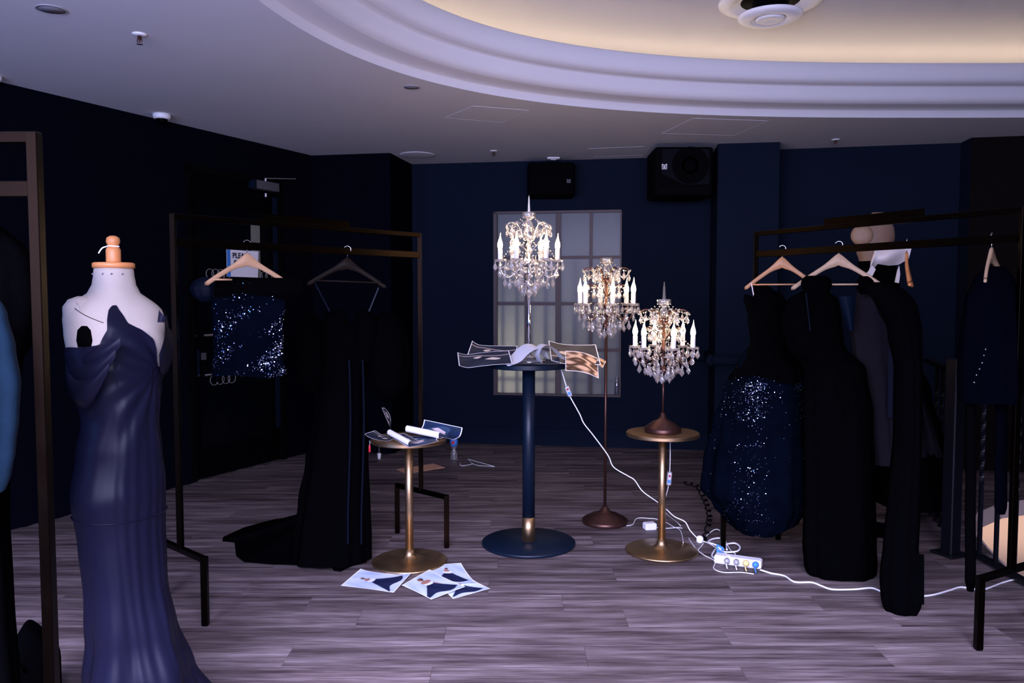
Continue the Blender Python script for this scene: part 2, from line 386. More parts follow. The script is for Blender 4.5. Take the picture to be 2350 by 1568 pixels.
def wall(name, p, q, z0=0.0, z1=CZ, th=0.12, m=None, side=1, label='', parent=None, build=True, mb=None):
    p, q = Vector((p[0], p[1], 0)), Vector((q[0], q[1], 0)); d = (q - p).normalized(); n = Vector((-d.y, d.x, 0)) * side
    b = mb or MB()
    vs = [p, q, q + n * th, p + n * th]
    b.add([v + Vector((0, 0, z0)) for v in vs] + [v + Vector((0, 0, z1)) for v in vs],
          [(3, 2, 1, 0), (4, 5, 6, 7), (0, 1, 5, 4), (1, 2, 6, 5), (2, 3, 7, 6), (3, 0, 4, 7)])
    if not build: return b
    o = b.build(name, m or M_WALL, parent)
    if parent is None: struct(o, label, 'wall')
    return o
# left wall with the doorway
dL, dR = onplane(430, 700, WL0, WL1), onplane(650, 700, WL0, WL1)
DTOP = onplane(440, 378, WL0, WL1).z
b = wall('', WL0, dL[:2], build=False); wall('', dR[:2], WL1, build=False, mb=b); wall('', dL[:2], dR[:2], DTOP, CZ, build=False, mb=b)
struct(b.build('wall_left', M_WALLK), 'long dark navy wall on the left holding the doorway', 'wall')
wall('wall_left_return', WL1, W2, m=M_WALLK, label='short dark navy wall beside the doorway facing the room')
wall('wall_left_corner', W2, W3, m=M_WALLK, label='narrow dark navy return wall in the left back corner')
# back wall with window opening
def bw(px, py): return onplane(px, py, W3, WB1)
wtl, wbr = bw(1132, 486), bw(1424, 909)
WZ1, WZ0 = wtl.z, bw(1280, 909).z
b = wall('', W3, (wtl.x, wtl.y), build=False); wall('', (wbr.x, wbr.y), WB1, build=False, mb=b)
wall('', (wtl.x, wtl.y), (wbr.x, wbr.y), 0, WZ0, build=False, mb=b); wall('', (wtl.x, wtl.y), (wbr.x, wbr.y), WZ1, CZ, build=False, mb=b)
struct(b.build('wall_back', M_WALL), 'navy painted back wall around the gridded window', 'wall')
# column
d = (Vector(C1) - Vector(C0)).normalized(); nn = Vector((-d.y, d.x)) * 0.62
wall('wall_column', C0, C1, th=0.62, label='navy square column right of the loudspeakers')
wall('wall_right', (2.28, WR0[1] + (2.405 - 2.28) * .209), WR1, label='dark navy wall behind the right garment rail')
wall('wall_right_return', WR1, WR2, label='narrow dark wall edge at the far right')
wall('wall_right_far', WR2, WR3, m=M_WALLB, label='dark umber wall at the right edge of the picture')
wall('wall_side', (9.0, 5.67), (9.0, -2.0), z0=-0.9, z1=3.6, label='unlit side wall beyond the right edge')
# rear wall behind the camera, with the window the daylight comes through
b = wall('', (9.0, -0.4), (1.6, -0.4), side=1, build=False); wall('', (-3.2, -0.4), (-6.2, -0.4), side=1, build=False, mb=b)
wall('', (1.6, -0.4), (-3.2, -0.4), 0, 0.95, side=1, build=False, mb=b); wall('', (1.6, -0.4), (-3.2, -0.4), 2.72, CZ, side=1, build=False, mb=b)
struct(b.build('wall_rear', M_WALL), 'navy wall behind the viewpoint with a wide window opening', 'wall')

# baseboards and rails
def trim_run(name, pts, z0, z1, th, m, label, side=-1, prof=None):
    b = MB()
    for i in range(len(pts) - 1): wall('', pts[i], pts[i + 1], z0, z1, th, side=side, build=False, mb=b)
    for i in range(len(pts) - 1): wall('', pts[i], pts[i + 1], z1, z1 + 0.012, th * .55, side=side, build=False, mb=b)
    return struct(b.build(name, m), label, 'trim')
trim_run('baseboard_back', [W3, WB1], 0, 0.165, 0.022, M_WALL, 'navy baseboard along the back wall')
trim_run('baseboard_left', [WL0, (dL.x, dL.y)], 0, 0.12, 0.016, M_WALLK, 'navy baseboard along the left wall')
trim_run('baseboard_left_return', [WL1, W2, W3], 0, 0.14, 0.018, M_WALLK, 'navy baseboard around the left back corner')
trim_run('baseboard_right', [(2.3, 7.26), WR1], 0, 0.14, 0.018, M_WALL, 'navy baseboard behind the right garment rail')
b = MB()
def railpath(px0, px1, p, q, py, r):
    a, c = onplane(px0, py, p, q), onplane(px1, py, p, q)
    return a, c
zr = onplane(1660, 827, C0, C1).z
nrm = Vector((-(C1[1] - C0[1]), C1[0] - C0[0])).normalized() * -0.035
pa = Vector((C0[0], C0[1])) + nrm; pb = Vector((C1[0], C1[1])) + nrm
zw = onplane(1610, 817, W3, WB1).z
wa = onplane(1565, 817, W3, WB1); wa = Vector((wa.x, wa.y - 0.03)); wb_ = Vector((1.86, 7.55))
b.tube([(pa.x - .03, pa.y, zr), (pb.x + .02, pb.y, zr)], 0.047, 12)
b.tube([(wa.x, wa.y, zw), (wb_.x, wb_.y, zw)], 0.047, 12)
b.tube([(wb_.x, wb_.y - .01, zr), (pa.x - .03, pa.y + .02, zr)], 0.047, 12)
b.box(((pa.x + pb.x) / 2, (pa.y + pb.y) / 2 + .012, zr), (0.52, 0.03, 0.12), Matrix.Rotation(atan2(pb.y - pa.y, pb.x - pa.x), 3, 'Z'))
struct(b.build('trim_2', M_WALL, smooth=False), 'rounded navy dado rail wrapping the column', 'trim')

# ---- ceiling with the rounded recess
SN, SCX, SCY, SA, SB = 2.8, 3.1, 2.5, 4.3, 3.47
NR = 180
def ring_pts(w):
    out = []
    for k in range(NR):
        t = 2 * pi * k / NR; ct, st = cos(t), sin(t)
        sg = lambda v: (1 if v >= 0 else -1)
        x = SA * sg(ct) * abs(ct) ** (2 / SN); y = SB * sg(st) * abs(st) ** (2 / SN)
        gx = sg(x) * (abs(x) / SA) ** (SN - 1) / SA; gy = sg(y) * (abs(y) / SB) ** (SN - 1) / SB
        L = math.hypot(gx, gy) or 1
        out.append(Vector((SCX + x - w * gx / L, SCY + y - w * gy / L, 0)))
    return out
r0 = ring_pts(0); X0, X1, Y0, Y1 = -6.8, 9.2, -2.1, 8.4
vs = []; fs = []
for p in r0: vs.append((p.x, p.y, CZ))
for p in r0:
    dx, dy = p.x - SCX, p.y - SCY
    t = min((X1 - SCX) / dx if dx > 1e-6 else (X0 - SCX) / dx if dx < -1e-6 else 1e9, (Y1 - SCY) / dy if dy > 1e-6 else (Y0 - SCY) / dy if dy < -1e-6 else 1e9)
    vs.append((SCX + dx * t, SCY + dy * t, CZ))
for k in range(NR): fs.append((k, (k + 1) % NR, NR + (k + 1) % NR, NR + k))
me_v = vs + [(x, y, z + 0.02) for x, y, z in vs]
fs2 = [tuple(reversed([i + 2 * NR for i in f])) for f in fs]
b = MB(); b.add(vs, fs); b.add([(x, y, z + 0.2) for x, y, z in vs[NR:]], [])
b.add([(X0, Y0, CZ), (X1, Y0, CZ), (X1, Y0, CZ), (X0, Y0, CZ)], [])
# corner triangles of the rectangle
for cxx, cyy in ((X0, Y0), (X1, Y0), (X1, Y1), (X0, Y1)):
    best = min(range(NR), key=lambda k: abs(atan2(vs[NR + k][1] - SCY, vs[NR + k][0] - SCX) - atan2(cyy - SCY, cxx - SCX)))
    a_ = [vs[NR + (best + q) % NR] for q in (-1, 0, 1)]
    b.add([a_[0], a_[1], a_[2], (cxx, cyy, CZ)], [(0, 1, 3), (1, 2, 3)])
ceiling = struct(b.build('ceiling', M_CEIL), 'flat white plaster ceiling around the rounded recess', 'ceiling')
# stepped ring mouldings
PROF = [[(0, 0), (0.0, .048), (.012, .054), (.10, .058), (.150, .064)],
        [(.150, .064), (.178, .072), (.196, .090), (.205, .115), (.209, .165), (.216, .172), (.262, .174)],
        [(.262, .174), (.292, .180), (.310, .196), (.320, .222), (.325, .30), (.318, .306), (.295, .306), (.290, .30), (.285, .22), (-.75, .215), (-.75, .60)]]
b = MB()
for seg in PROF:
    rings = [ring_pts(w) for w, h in seg]
    vs = [(p.x, p.y, CZ + h) for (w, h), R in zip(seg, rings) for p in R]; fs = []
    for j in range(len(seg) - 1):
        for k in range(NR): fs.append((j * NR + k, (j + 1) * NR + k, (j + 1) * NR + (k + 1) % NR, j * NR + (k + 1) % NR))
    b.add(vs, fs)
struct(b.build('ceiling_moulding', M_CEIL, smooth=True), 'white stepped plaster moulding ring around the ceiling recess', 'moulding')
b = MB(); ZU = CZ + 0.60; ro = ring_pts(-.76); vs = [(p.x, p.y, ZU) for p in ro]
b.add(vs, [tuple(range(NR))])
struct(b.build('ceiling_upper', M_CEIL), 'raised inner ceiling glowing warm from hidden cove light', 'ceiling')
b = MB(); cr = [Vector((p.x, p.y, CZ + .235)) for p in ring_pts(-.40)]
b.tube(cr, 0.012, 6, closed=True)
tag(b.build('cove_light_strip', M_COVE), 'warm light strip hidden in the ceiling cove', 'light strip')

# ---- window
win = thing('window_1', 'gridded steel window with frosted panes in the back wall', 'window', (0, 0, 0)); win['kind'] = 'structure'
WD = Vector((WB1[0] - W3[0], WB1[1] - W3[1], 0)).normalized(); WN = Vector((-WD.y, WD.x, 0))
xs_px = [1139, 1206, 1280, 1355, 1423]; base = Vector((wtl.x, wtl.y, 0))
us = [(onplane(x, 700, W3, WB1) - base).dot(WD) for x in xs_px]
L_w = (Vector((wbr.x, wbr.y, 0)) - base).length
zs = [WZ0 + (WZ1 - WZ0) * k / 4 for k in range(5)]
def wp(u, z, d): return base + WD * u + WN * d + Vector((0, 0, z))
def wbox(name, u0, u1, z0, z1, d0, d1, m, par):
    b = MB(); vs = [wp(u, z, d) for u in (u0, u1) for d in (d0, d1) for z in (z0, z1)]
    b.add(vs, [(0, 1, 3, 2), (4, 6, 7, 5), (0, 4, 5, 1), (2, 3, 7, 6), (0, 2, 6, 4), (1, 5, 7, 3)]); return b.build(name, m, par)
wbox('frame_side', 0, us[0] + .006, WZ0, WZ1, 0.0, 0.07, M_FRAME, win); wbox('frame_side', L_w - .012, L_w, WZ0, WZ1, 0.0, 0.07, M_FRAME, win)
wbox('frame_head', 0, L_w, WZ1 - .022, WZ1, 0.0, 0.07, M_FRAME, win); wbox('frame_sill', 0, L_w, WZ0, WZ0 + .018, -0.012, 0.07, M_FRAME, win)
for k in (1, 2, 3):
    w_ = .027 if k == 2 else .015
    wbox('mullion', us[k] - w_, us[k] + w_, WZ0, WZ1, 0.03, 0.06, M_FRAME, win)
for k in (1, 2, 3): wbox('glazing_bar', us[0], us[4], zs[k] - .015, zs[k] + .015, 0.034, 0.058, M_FRAME, win)
for i in range(4):
    for j in range(4): wbox('pane', us[i] + .004, us[i + 1] - .004, zs[j] + .004, zs[j + 1] - .004, 0.044, 0.048, M_PANE, win)
for k in range(9):
    u = us[0] + (us[4] - us[0]) * (k + .4) / 9
    wbox('security_bar', u - .012, u + .012, WZ0, zs[3] - .05, 0.085, 0.105, M_FRAME, win)
wbox('security_rail', us[0], us[4], WZ0 + .15, WZ0 + .17, 0.085, 0.105, M_FRAME, win)
# reveal box behind the window that holds the daylight
b = MB()
def lw(u0, u1, z0, z1, d0, d1):
    vs = [wp(u, z, d_) for u in (u0, u1) for d_ in (d0, d1) for z in (z0, z1)]
    b.add(vs, [(0, 1, 3, 2), (4, 6, 7, 5), (0, 4, 5, 1), (2, 3, 7, 6), (0, 2, 6, 4), (1, 5, 7, 3)])
lw(-.25, -.2, 0, 2.6, .12, 1.0); lw(L_w + .2, L_w + .25, 0, 2.6, .12, 1.0); lw(-.25, L_w + .25, 2.5, 2.55, .12, 1.0); lw(-.25, L_w + .25, .1, .15, .12, 1.0); lw(-.25, L_w + .25, .1, 2.6, 1.0, 1.05)
struct(b.build('wall_lightwell', M_CEIL), 'pale light well wall behind the frosted window', 'wall')
struct(wbox('trim_3', -.02, L_w + .02, WZ0 - .05, WZ0 - .035, -.02, 0.0, M_WALL, None), 'thin navy ledge under the gridded window', 'trim')

# ---- door in the left wall
door = thing('door_1', 'dark glazed door in the left wall with a steel pull handle', 'door'); door['kind'] = 'structure'
DD = (dR - dL); DD.z = 0; DLEN = DD.length; DD.normalize(); DN = Vector((DD.y, -DD.x, 0))   # into the room
dB = Vector((dL.x, dL.y, 0))
def dpt(u, z, d): return dB + DD * u + DN * d + Vector((0, 0, z))
def dbox(name, u0, u1, z0, z1, d0, d1, m, par):
    b = MB(); vs = [dpt(u, z, d_) for u in (u0, u1) for d_ in (d0, d1) for z in (z0, z1)]
    b.add(vs, [(0, 1, 3, 2), (4, 6, 7, 5), (0, 4, 5, 1), (2, 3, 7, 6), (0, 2, 6, 4), (1, 5, 7, 3)]); return b.build(name, m, par)
dbox('door_frame', 0, .05, 0, DTOP, -.06, .012, M_BLACK, door); dbox('door_frame', DLEN - .05, DLEN, 0, DTOP, -.06, .012, M_BLACK, door)
dbox('door_frame', 0, DLEN, DTOP - .05, DTOP, -.06, .012, M_BLACK, door)
dbox('door_leaf', .052, DLEN - .052, .01, DTOP - .052, -.05, -.012, M_BLACKGL, door)
dbox('glass_panel', .13, DLEN - .16, .25, DTOP - .3, -.012, -.008, M_DARKGLASS, door)
def dpx(px, py): 
    p = onplane(px, py, WL0, WL1); return ((p - dB).dot(DD), p.z)
u0, zz = dpx(632, 480); dbox('edge_strip', u0 - .022, u0 + .022, .3, zz + .1, -.012, .0, M_NAVYM, door)
ua, za = dpx(577, 530); ub, zb = dpx(600, 700); dbox('lit_column_strip', ua, ub, dpx(588, 655)[1], za + .06, -.012, -.004, M_STRIP, door)  # added flat strip, coloured like the lit column beyond the glass
# closer
ua, za = dpx(579, 414); ub, zb = dpx(631, 437)
cl = dbox('door_closer', ua, ub, dpx(600, 436)[1], dpx(600, 417)[1], -.012, .05, M_STEEL, door)
dbox('closer_cap', ua - .03, ua, dpx(600, 436)[1], dpx(600, 417)[1], -.012, .05, M_NAVYM, cl)
b = MB(); um = (ua + ub) / 2; zt_ = dpx(600, 417)[1]
b.tube([dpt(um, zt_, .02), dpt(um, zt_ + .03, .02)], .011, 8); b.bar(dpt(um, zt_ + .03, .02), dpt(um + .3, zt_ + .06, .09), .014, .008); b.tube([dpt(um, zt_ - .10, .02), dpt(um, zt_ - .13, .02)], .012, 8)
b.build('closer_arm', M_STEEL, cl)
# pull handle with two chrome stand-offs
u0, z0 = dpx(463, 770); u1, z1 = dpx(492, 770); ul, zl = dpx(475, 860)
hd = thing('x', '', ''); bpy.data.objects.remove(hd)
b = MB(); b.bar(dpt(u1 - .04, zl - .06, .07), dpt(u1 - .04, z0 + .06, .07), .022, .022); h_ = b.build('pull_handle', M_BLACK, door)
for q in (z0, zl):
    b = MB(); b.tube([dpt(u0 - .01, q, .03), dpt(u1, q, .06)], .011, 10); b.build('handle_standoff', M_CHROME, h_)
uu, zk = dpx(468, 818); k_ = dbox('lock_plate', uu - .02, uu + .02, zk - .028, zk + .028, -.012, .004, M_STEEL, door)
uu, zk = dpx(456, 830); dbox('latch_edge', uu - .008, uu + .008, zk - .12, zk + .1, -.012, .0, M_NAVYM, door)
# ring emblem decals on the glass
def ring_logo(px, py, w):
    u, z = dpx(px, py); r = w / 2.9 / 1.2
    for k in range(4):
        b = MB(); c_ = u + (k - 1.5) * r * 1.5
        b.tube([dpt(c_ + r * cos(2 * pi * q / 24), z + r * sin(2 * pi * q / 24), -.004) for q in range(24)], .0022, 4, closed=True)
        b.build('ring_decal', M_RING, door)
ring_logo(502, 629, .135); ring_logo(601, 634, .135); ring_logo(513, 870, .145)
# notice on the door
sp = [dpx(519, 575), dpx(590, 577), dpx(592, 635), dpx(520, 635)]
sg = MB(); sz0, sz1 = dpx(555, 636)[1], dpx(555, 575)[1]; su0, su1 = sp[0][0], sp[1][0]
sg.grid(lambda a, c: dpt(lerp(su0, su1, a), lerp(sz0, sz1, c), .004 + .012 * a * a * c), 12, 8); n0 = len(sg.v)
sg.add([Vector(v) - DN * .002 for v in sg.v], [tuple(reversed(f)) for f in sg.f])
notice = tag(sg.build('notice_sheet', M_PAPER, smooth=True), 'white printed notice taped to the dark door behind a hanger', 'notice')
b = MB(); b.grid(lambda a, c: dpt(lerp(su0, su0 + (su1 - su0) * .11, a), lerp(sz0, sz1, c), .0065), 3, 3); b.build('blue_margin', M_BLUEL, notice)
def place_text(body, size, u, z, d):
    me = text_mesh(body, size, 'lettering'); me.materials.clear(); me.materials.append(M_INK)
    o = link('lettering', me, notice)
    o.matrix_world = Matrix((( DD.x, 0, DN.x, 0), (DD.y, 0, DN.y, 0), (0, 1, 0, 0), (0, 0, 0, 1)))
    o.matrix_world = Matrix.Translation(dpt(u, z, d)) @ Matrix(((DD.x, 0, DN.x, 0), (DD.y, 0, DN.y, 0), (DD.z, 1, DN.z, 0), (0, 0, 0, 1)))
    return o
hgt = sz1 - sz0; wid = su1 - su0
place_text('PLEASE', .062, su0 + wid * .16, sz0 + hgt * .70, .0115); place_text('DO', .062, su0 + wid * .20, sz0 + hgt * .42, .0115); place_text('NOT', .062, su0 + wid * .48, sz0 + hgt * .42, .0125)

# ---- ceiling fittings
def on_ceiling(px, py): return onz(px, py, CZ)
def ceiling_speaker(px, py, r, label):
    p = on_ceiling(px, py); t = thing('ceiling_speaker', label, 'ceiling speaker', (p.x, p.y, CZ), group='round ceiling speakers')
    b = MB(); b.lathe([(r, 0), (r, -.004), (r * .93, -.006), (r * .92, -.002)], 32); b.build('rim', mat('grey_rim', (.30, .29, .31), .6), t, True)
    b = MB(); b.lathe([(0.0, -.0045), (r * .92, -.0035), (r * .92, -.001)], 32); b.build('grille', mat('grey_grille', (.16, .155, .17), .9, scale=500, var=.3), t, True)
ceiling_speaker(118, 21, .066, 'round grey ceiling speaker in the upper left corner'); ceiling_speaker(945, 200, .052, 'round grey ceiling speaker left of the curved recess')
p = on_ceiling(958, 355); b = MB(); b.lathe([(.165, -.001), (.165, -.006), (.15, -.008), (0, -.008)], 40, (p.x, p.y, CZ))
tag(b.build('round_vent_cover', M_CEIL, smooth=True), 'wide pale round plate on the ceiling by the back corner', 'vent')
def sprinkler(px, py, label, s=1.0):
    p = on_ceiling(px, py); t = thing('sprinkler_head', label, 'sprinkler', (p.x, p.y, CZ), group='ceiling sprinklers')
    b = MB(); b.lathe([(.036 * s, 0), (.036 * s, -.003), (.026 * s, -.008), (.012 * s, -.009), (0, -.009)], 20); b.build('escutcheon', M_WHITE, t, True)
    b = MB(); b.lathe([(.010 * s, -.008), (.010 * s, -.02), (.006 * s, -.022), (.006 * s, -.03)], 10)
    for q in (-1, 1): b.tube([(q * .009 * s, 0, -.02), (q * .012 * s, 0, -.035), (q * .004 * s, 0, -.048)], .003 * s, 6)
    b.tube([(0, 0, -.03), (0, 0, -.048)], .003 * s, 6); b.build('frame', M_BRONZE, t)
    b = MB(); b.lathe([(0, -.048), (.016 * s, -.049), (.016 * s, -.051), (0, -.052)], 12); b.build('deflector', M_STEEL, t)
sprinkler(320, 78, 'sprinkler head on the ceiling at upper left'); sprinkler(1133, 346, 'small sprinkler head above the gridded window'); sprinkler(1918, 320, 'small sprinkler head above the right garment rail')
p = on_ceiling(371, 262); t = thing('dome_camera', 'white ceiling dome camera at the edge of the left wall', 'camera', (p.x, p.y, CZ))
b = MB(); b.lathe([(.062, 0), (.062, -.018), (.055, -.034), (.044, -.04), (.044, -.036)], 28); b.build('housing', M_WHITE, t, True)
b = MB(); b.lathe([(.043, -.038), (.036, -.056), (.018, -.068), (0, -.07)], 20); b.build('dome', M_BLACKGL, t, True)
p = on_ceiling(0, 178); t = thing('smoke_detector', 'white ceiling detector cut by the left edge', 'detector', (p.x - .02, p.y - .05, CZ))
b = MB(); b.lathe([(.055, 0), (.055, -.02), (.04, -.04), (0, -.042)], 24); b.build('housing', M_WHITE, t, True)
b = MB(); b.lathe([(.03, -.041), (.026, -.046), (0, -.047)], 16); b.build('sensor_cap', M_BLACK, t, True)
p = on_ceiling(1270, 362); t = thing('motion_sensor', 'flat white ceiling sensor above the square loudspeaker', 'sensor', (p.x, p.y, CZ))
b = MB(); b.box((0, 0, -.008), (.12, .08, .016), bev=.004); b.build('housing', M_WHITE, t); b = MB(); b.box((0, 0, -.022), (.06, .04, .012), bev=.004); b.build('sensor_lens', M_STEEL, t)
def access_panel(pts, label):
    q = [on_ceiling(*p) for p in pts]; b = MB()
    for i in range(4): b.bar(q[i] + Vector((0, 0, .0)), q[(i + 1) % 4] + Vector((0, 0, .0)), .004, .003)
    q2 = [sum(q, Vector()) / 4 * .03 + v * .97 for v in q]; o = b.build('access_panel', M_CEIL); struct(o, label, 'access panel')
    b2 = MB(); b2.add([v + Vector((0, 0, -.0012)) for v in q2] + [v + Vector((0, 0, .004)) for v in q2], [(3, 2, 1, 0), (0, 1, 5, 4), (1, 2, 6, 5), (2, 3, 7, 6), (3, 0, 4, 7)]); b2.build('panel', M_CEIL, o)
access_panel([(1020, 270), (1152, 281), (1214, 253), (1085, 243)], 'flush ceiling access panel left of the sprinkler')
access_panel([(1350, 341), (1362, 360), (1474, 356), (1478, 336)], 'flush ceiling access panel beside the large loudspeaker')
access_panel([(1518, 306), (1685, 311), (1762, 277), (1590, 271)], 'flush ceiling access panel near the curved moulding')
# air diffuser on the raised ceiling
p = onz(1768, 2, ZU); t = thing('air_diffuser', 'round white air diffuser on the glowing raised ceiling', 'air vent', (p.x, p.y, ZU))
b = MB(); b.lathe([(.33, 0), (.327, -.012), (.29, -.026), (.24, -.022), (.225, -.004)], 48); b.build('outer_ring', M_WHITE, t, True)
b = MB(); b.lathe([(.222, -.003), (.12, -.006), (.11, -.085)], 40); b.build('throat', M_BLACK, t, True)
b = MB(); b.lathe([(.10, -.080), (.17, -.088), (.205, -.094), (.207, -.102), (.19, -.118), (.13, -.126), (.105, -.118), (.10, -.108)], 48); b.build('cone', M_WHITE, t, True)
b = MB(); b.lathe([(.093, -.108), (.092, -.122), (.075, -.130), (.05, -.126), (0, -.122)], 40); b.build('centre_disc', M_WHITE, t, True)

# ---- wall loudspeakers
def m_logo(par, o, ux, uz, s, m, name='logo'):
    b = MB(); o = Vector(o)
    def q(x, z): return o + ux * (x * s) + uz * (z * s)
    def quad(a, b1, c, d_): b.add([q(*a), q(*b1), q(*c), q(*d_)], [(0, 1, 2, 3)])
    quad((-.5, -.3), (-.36, -.3), (-.36, .5), (-.5, .5)); quad((.36, -.3), (.5, -.3), (.5, .5), (.36, .5))
    quad((-.36, .5), (-.36, .34), (0, .12), (0, .28)); quad((.36, .34), (.36, .5), (0, .28), (0, .12))
    quad((-.22, -.3), (-.10, -.3), (-.10, .08), (-.22, .14)); quad((.10, -.3), (.22, -.3), (.22, .14), (.10, .08)); quad((-.06, -.3), (.06, -.3), (.06, .06), (-.06, .06))
    quad((-.5, -.5), (.5, -.5), (.5, -.38), (-.5, -.38))
    return b.build(name, m, par)
# square speaker
Ys = 7.55
a = onY(1211, 372, Ys); c_ = onY(1320, 450, Ys); cx_, cz_ = (a.x + c_.x) / 2, (a.z + c_.z) / 2; w_, h_ = c_.x - a.x, a.z - c_.z
t = thing('wall_loudspeaker', 'black square loudspeaker hung above the tallest crystal lamp', 'loudspeaker', (cx_, Ys, cz_))
b = MB(); b.box((0, .13, 0), (w_, .26, h_), bev=.02); b.build('cabinet', M_BLACK, t)
b = MB(); b.box((0, -.006, 0), (w_ * .92, .012, h_ * .9), bev=.005); b.build('grille', M_GRILLE, t)
m_logo(t, (w_ * .36, -.0135, -.02), Vector((1, 0, 0)), Vector((0, 0, 1)), .035, M_LOGOD)
b = MB(); b.bar((0, .2, 0), (0, .46, 0), .08, .08); b.build('wall_bracket', M_BLACK, t)
# large speaker turned towards the left
Ys = 6.85
a = onY(1503, 337, Ys); c_ = onY(1636, 450, Ys); cx_, cz_ = (a.x + c_.x) / 2, (a.z + c_.z) / 2; w_, h_ = c_.x - a.x, a.z - c_.z
t = thing('wall_loudspeaker', 'large black loudspeaker with round cone fixed beside the column', 'loudspeaker', (cx_, Ys, cz_))
b = MB(); b.box((0, .2, .0), (w_, .4, h_), bev=.015); b.build('cabinet', M_BLACK, t)
hw, hh = w_ / 2 - .035, h_ / 2 - .035
b = MB(); b.box((.01, -.004, .035), (hw * 2 - .02, .008, hh * 2 - .04)); b.build('baffle', M_BAFFLE, t)
b = MB()
for (xx, zz_, ww, h2) in ((.01, .035 - hh + .02, hw * 2, .012), (.01 + hw - .006, .035, .012, hh * 2 - .04), (.01 - hw + .006, .035, .012, hh * 2 - .04)): b.box((xx, -.010, zz_), (ww, .014, h2))
b.build('grille_frame', M_BLACK, t)
RX = Matrix.Rotation(pi / 2, 4, 'X')
b = MB(); b.lathe([(.155, 0), (.155, .012), (.14, .014), (.12, .004), (.05, -.002), (.045, .012), (0, .02)], 40); b.v = [tuple(RX @ Vector(v) + Vector((.05, -.008, .05))) for v in b.v]; b.build('woofer', M_GRILLE, t, True)
b = MB(); b.add([(-hw + .02, -.012, -.02), (-hw + .02, -.012, -hh + .06), (-hw + .22, -.012, -hh + .06), (-hw + .02, -.004, -.02), (-hw + .02, -.004, -hh + .06), (-hw + .22, -.004, -hh + .06)], [(0, 1, 2), (0, 2, 5, 3), (0, 3, 4, 1), (1, 4, 5, 2)]); b.build('corner_panel', M_GRILLE, t)
m_logo(t, (-hw + .045, -.0095, .04), Vector((1, 0, 0)), Vector((0, 0, 1)), .045, M_LOGO)
b = MB(); b.bar((0, .35, .05), (.1, .72, .05), .07, .07); b.build('wall_bracket', M_BLACK, t)

# ---- railing along the floor opening
rl = thing('stair_railing', 'dark iron railing with twisted balusters beside the floor opening', 'railing', (2.56, 4.48, 0))
RP = [Vector((2.58, 2.6, 0)), Vector((2.595, 3.9, 0)), Vector((2.60, 4.42, 0)), Vector((2.705, 4.86, 0)), Vector((2.79, 5.14, 0)), Vector((2.93, 5.60, 0))]
off = Vector((-2.56, -4.48, 0))
b = MB(); b.box((2.50 + off.x, 4.47 + off.y, .56), (.075, .075, 1.12), Matrix.Rotation(radians(20), 3, 'Z'), bev=.006); nw = b.build('newel_post', M_IRON, rl)
b = MB(); b.box((2.50 + off.x, 4.47 + off.y, .007), (.15, .15, .014), Matrix.Rotation(radians(20), 3, 'Z'), bev=.004); b.build('base_plate', M_IRON, nw)
b = MB()
for i in range(len(RP) - 1): b.bar(RP[i] + off + Vector((0, 0, 1.02)), RP[i + 1] + off + Vector((0, 0, 1.02)), .05, .03)
b.build('handrail', M_IRON, rl)
b = MB()
for i in range(2): b.bar(RP[i] + off + Vector((0, 0, .03)), RP[i + 1] + off + Vector((0, 0, .03)), .04, .02)
b.build('bottom_rail', M_IRON, rl)
def baluster(x, y):
    b = MB(); h = .016; vs = []; N = 60
    for j in range(N + 1):
        z = .035 + (1.0 - .035) * j / N; tw = 0 if z < .42 else 10 * (z - .42) if z < .85 else 4.3
        tw *= 2.2
        for k in range(4):
            a = tw + pi / 4 + k * pi / 2; vs.append((h * .8 * cos(a), h * .8 * sin(a), z))
    fs = [(j * 4 + k, j * 4 + (k + 1) % 4, j * 4 + 4 + (k + 1) % 4, j * 4 + 4 + k) for j in range(N) for k in range(4)]
    b.add(vs, fs); return b
bal = baluster(0, 0).mesh('baluster', M_IRON)
for (x, y) in ((2.716, 4.87), (2.755, 5.02), (2.795, 5.15), (2.84, 5.3), (2.60, 4.36), (2.60, 4.21), (2.597, 4.05), (2.595, 3.88), (2.592, 3.72), (2.59, 3.55)):
    link('baluster', bal, rl, (x + off.x, y + off.y, 0))
    if y > 4.5:
        b = MB(); b.lathe([(.03, .001), (.03, .008), (.02, .022), (.014, .036)], 12, (x + off.x, y + off.y, 0)); b.build('baluster_foot', M_IRON, rl, True)

# ================================================================== GARMENT RACKS
def garment_rack(name, label, A, B, cross, plate=None):
    """A, B: floor midpoints of the two end frames; cross: half vector of an end foot bar"""
    A, B, cross = Vector((*A, 0)), Vector((*B, 0)), Vector((*cross, 0)); o = (A + B) / 2
    t = thing(name, label, 'clothes rack', o); Z = lambda z: Vector((0, 0, z)); T = .026
    for E_ in (A, B):
        e = E_ - o
        b = MB(); b.bar(e + Z(.30), e + Z(1.845), T, T, bev=.002); b.build('post', M_BLACKM, t)
        b = MB(); b.bar(e - cross + Z(.30), e + cross + Z(.30), T, T, bev=.002); b.build('foot_bar', M_BLACKM, t)
        for s_ in (-1, 1):
            b = MB(); b.bar(e + cross * s_ + Z(.004), e + cross * s_ + Z(.313), T * 1.1, T * 1.1, bev=.002); lg = b.build('leg', M_BLACKM, t)
            b = MB(); b.box(e + cross * s_ + Z(.003), (T * .9, T * .9, .006)); b.build('foot_cap', M_BLACK, lg)
    a, c = A - o, B - o
    b = MB(); b.bar(a + Z(1.832), c + Z(1.832), T, T, bev=.002); b.build('top_bar', M_BLACKM, t)
    b = MB(); b.bar(a + Z(1.715), c + Z(1.715), T * .8, .037, bev=.002); b.build('hanging_bar', M_BLACKM, t)
    if plate:
        b = MB(); b.bar(a.lerp(c, plate[0]) + Z(1.862), a.lerp(c, plate[1]) + Z(1.862), .006, .034); b.build('sign_holder', M_BLACKM, t)
    return t
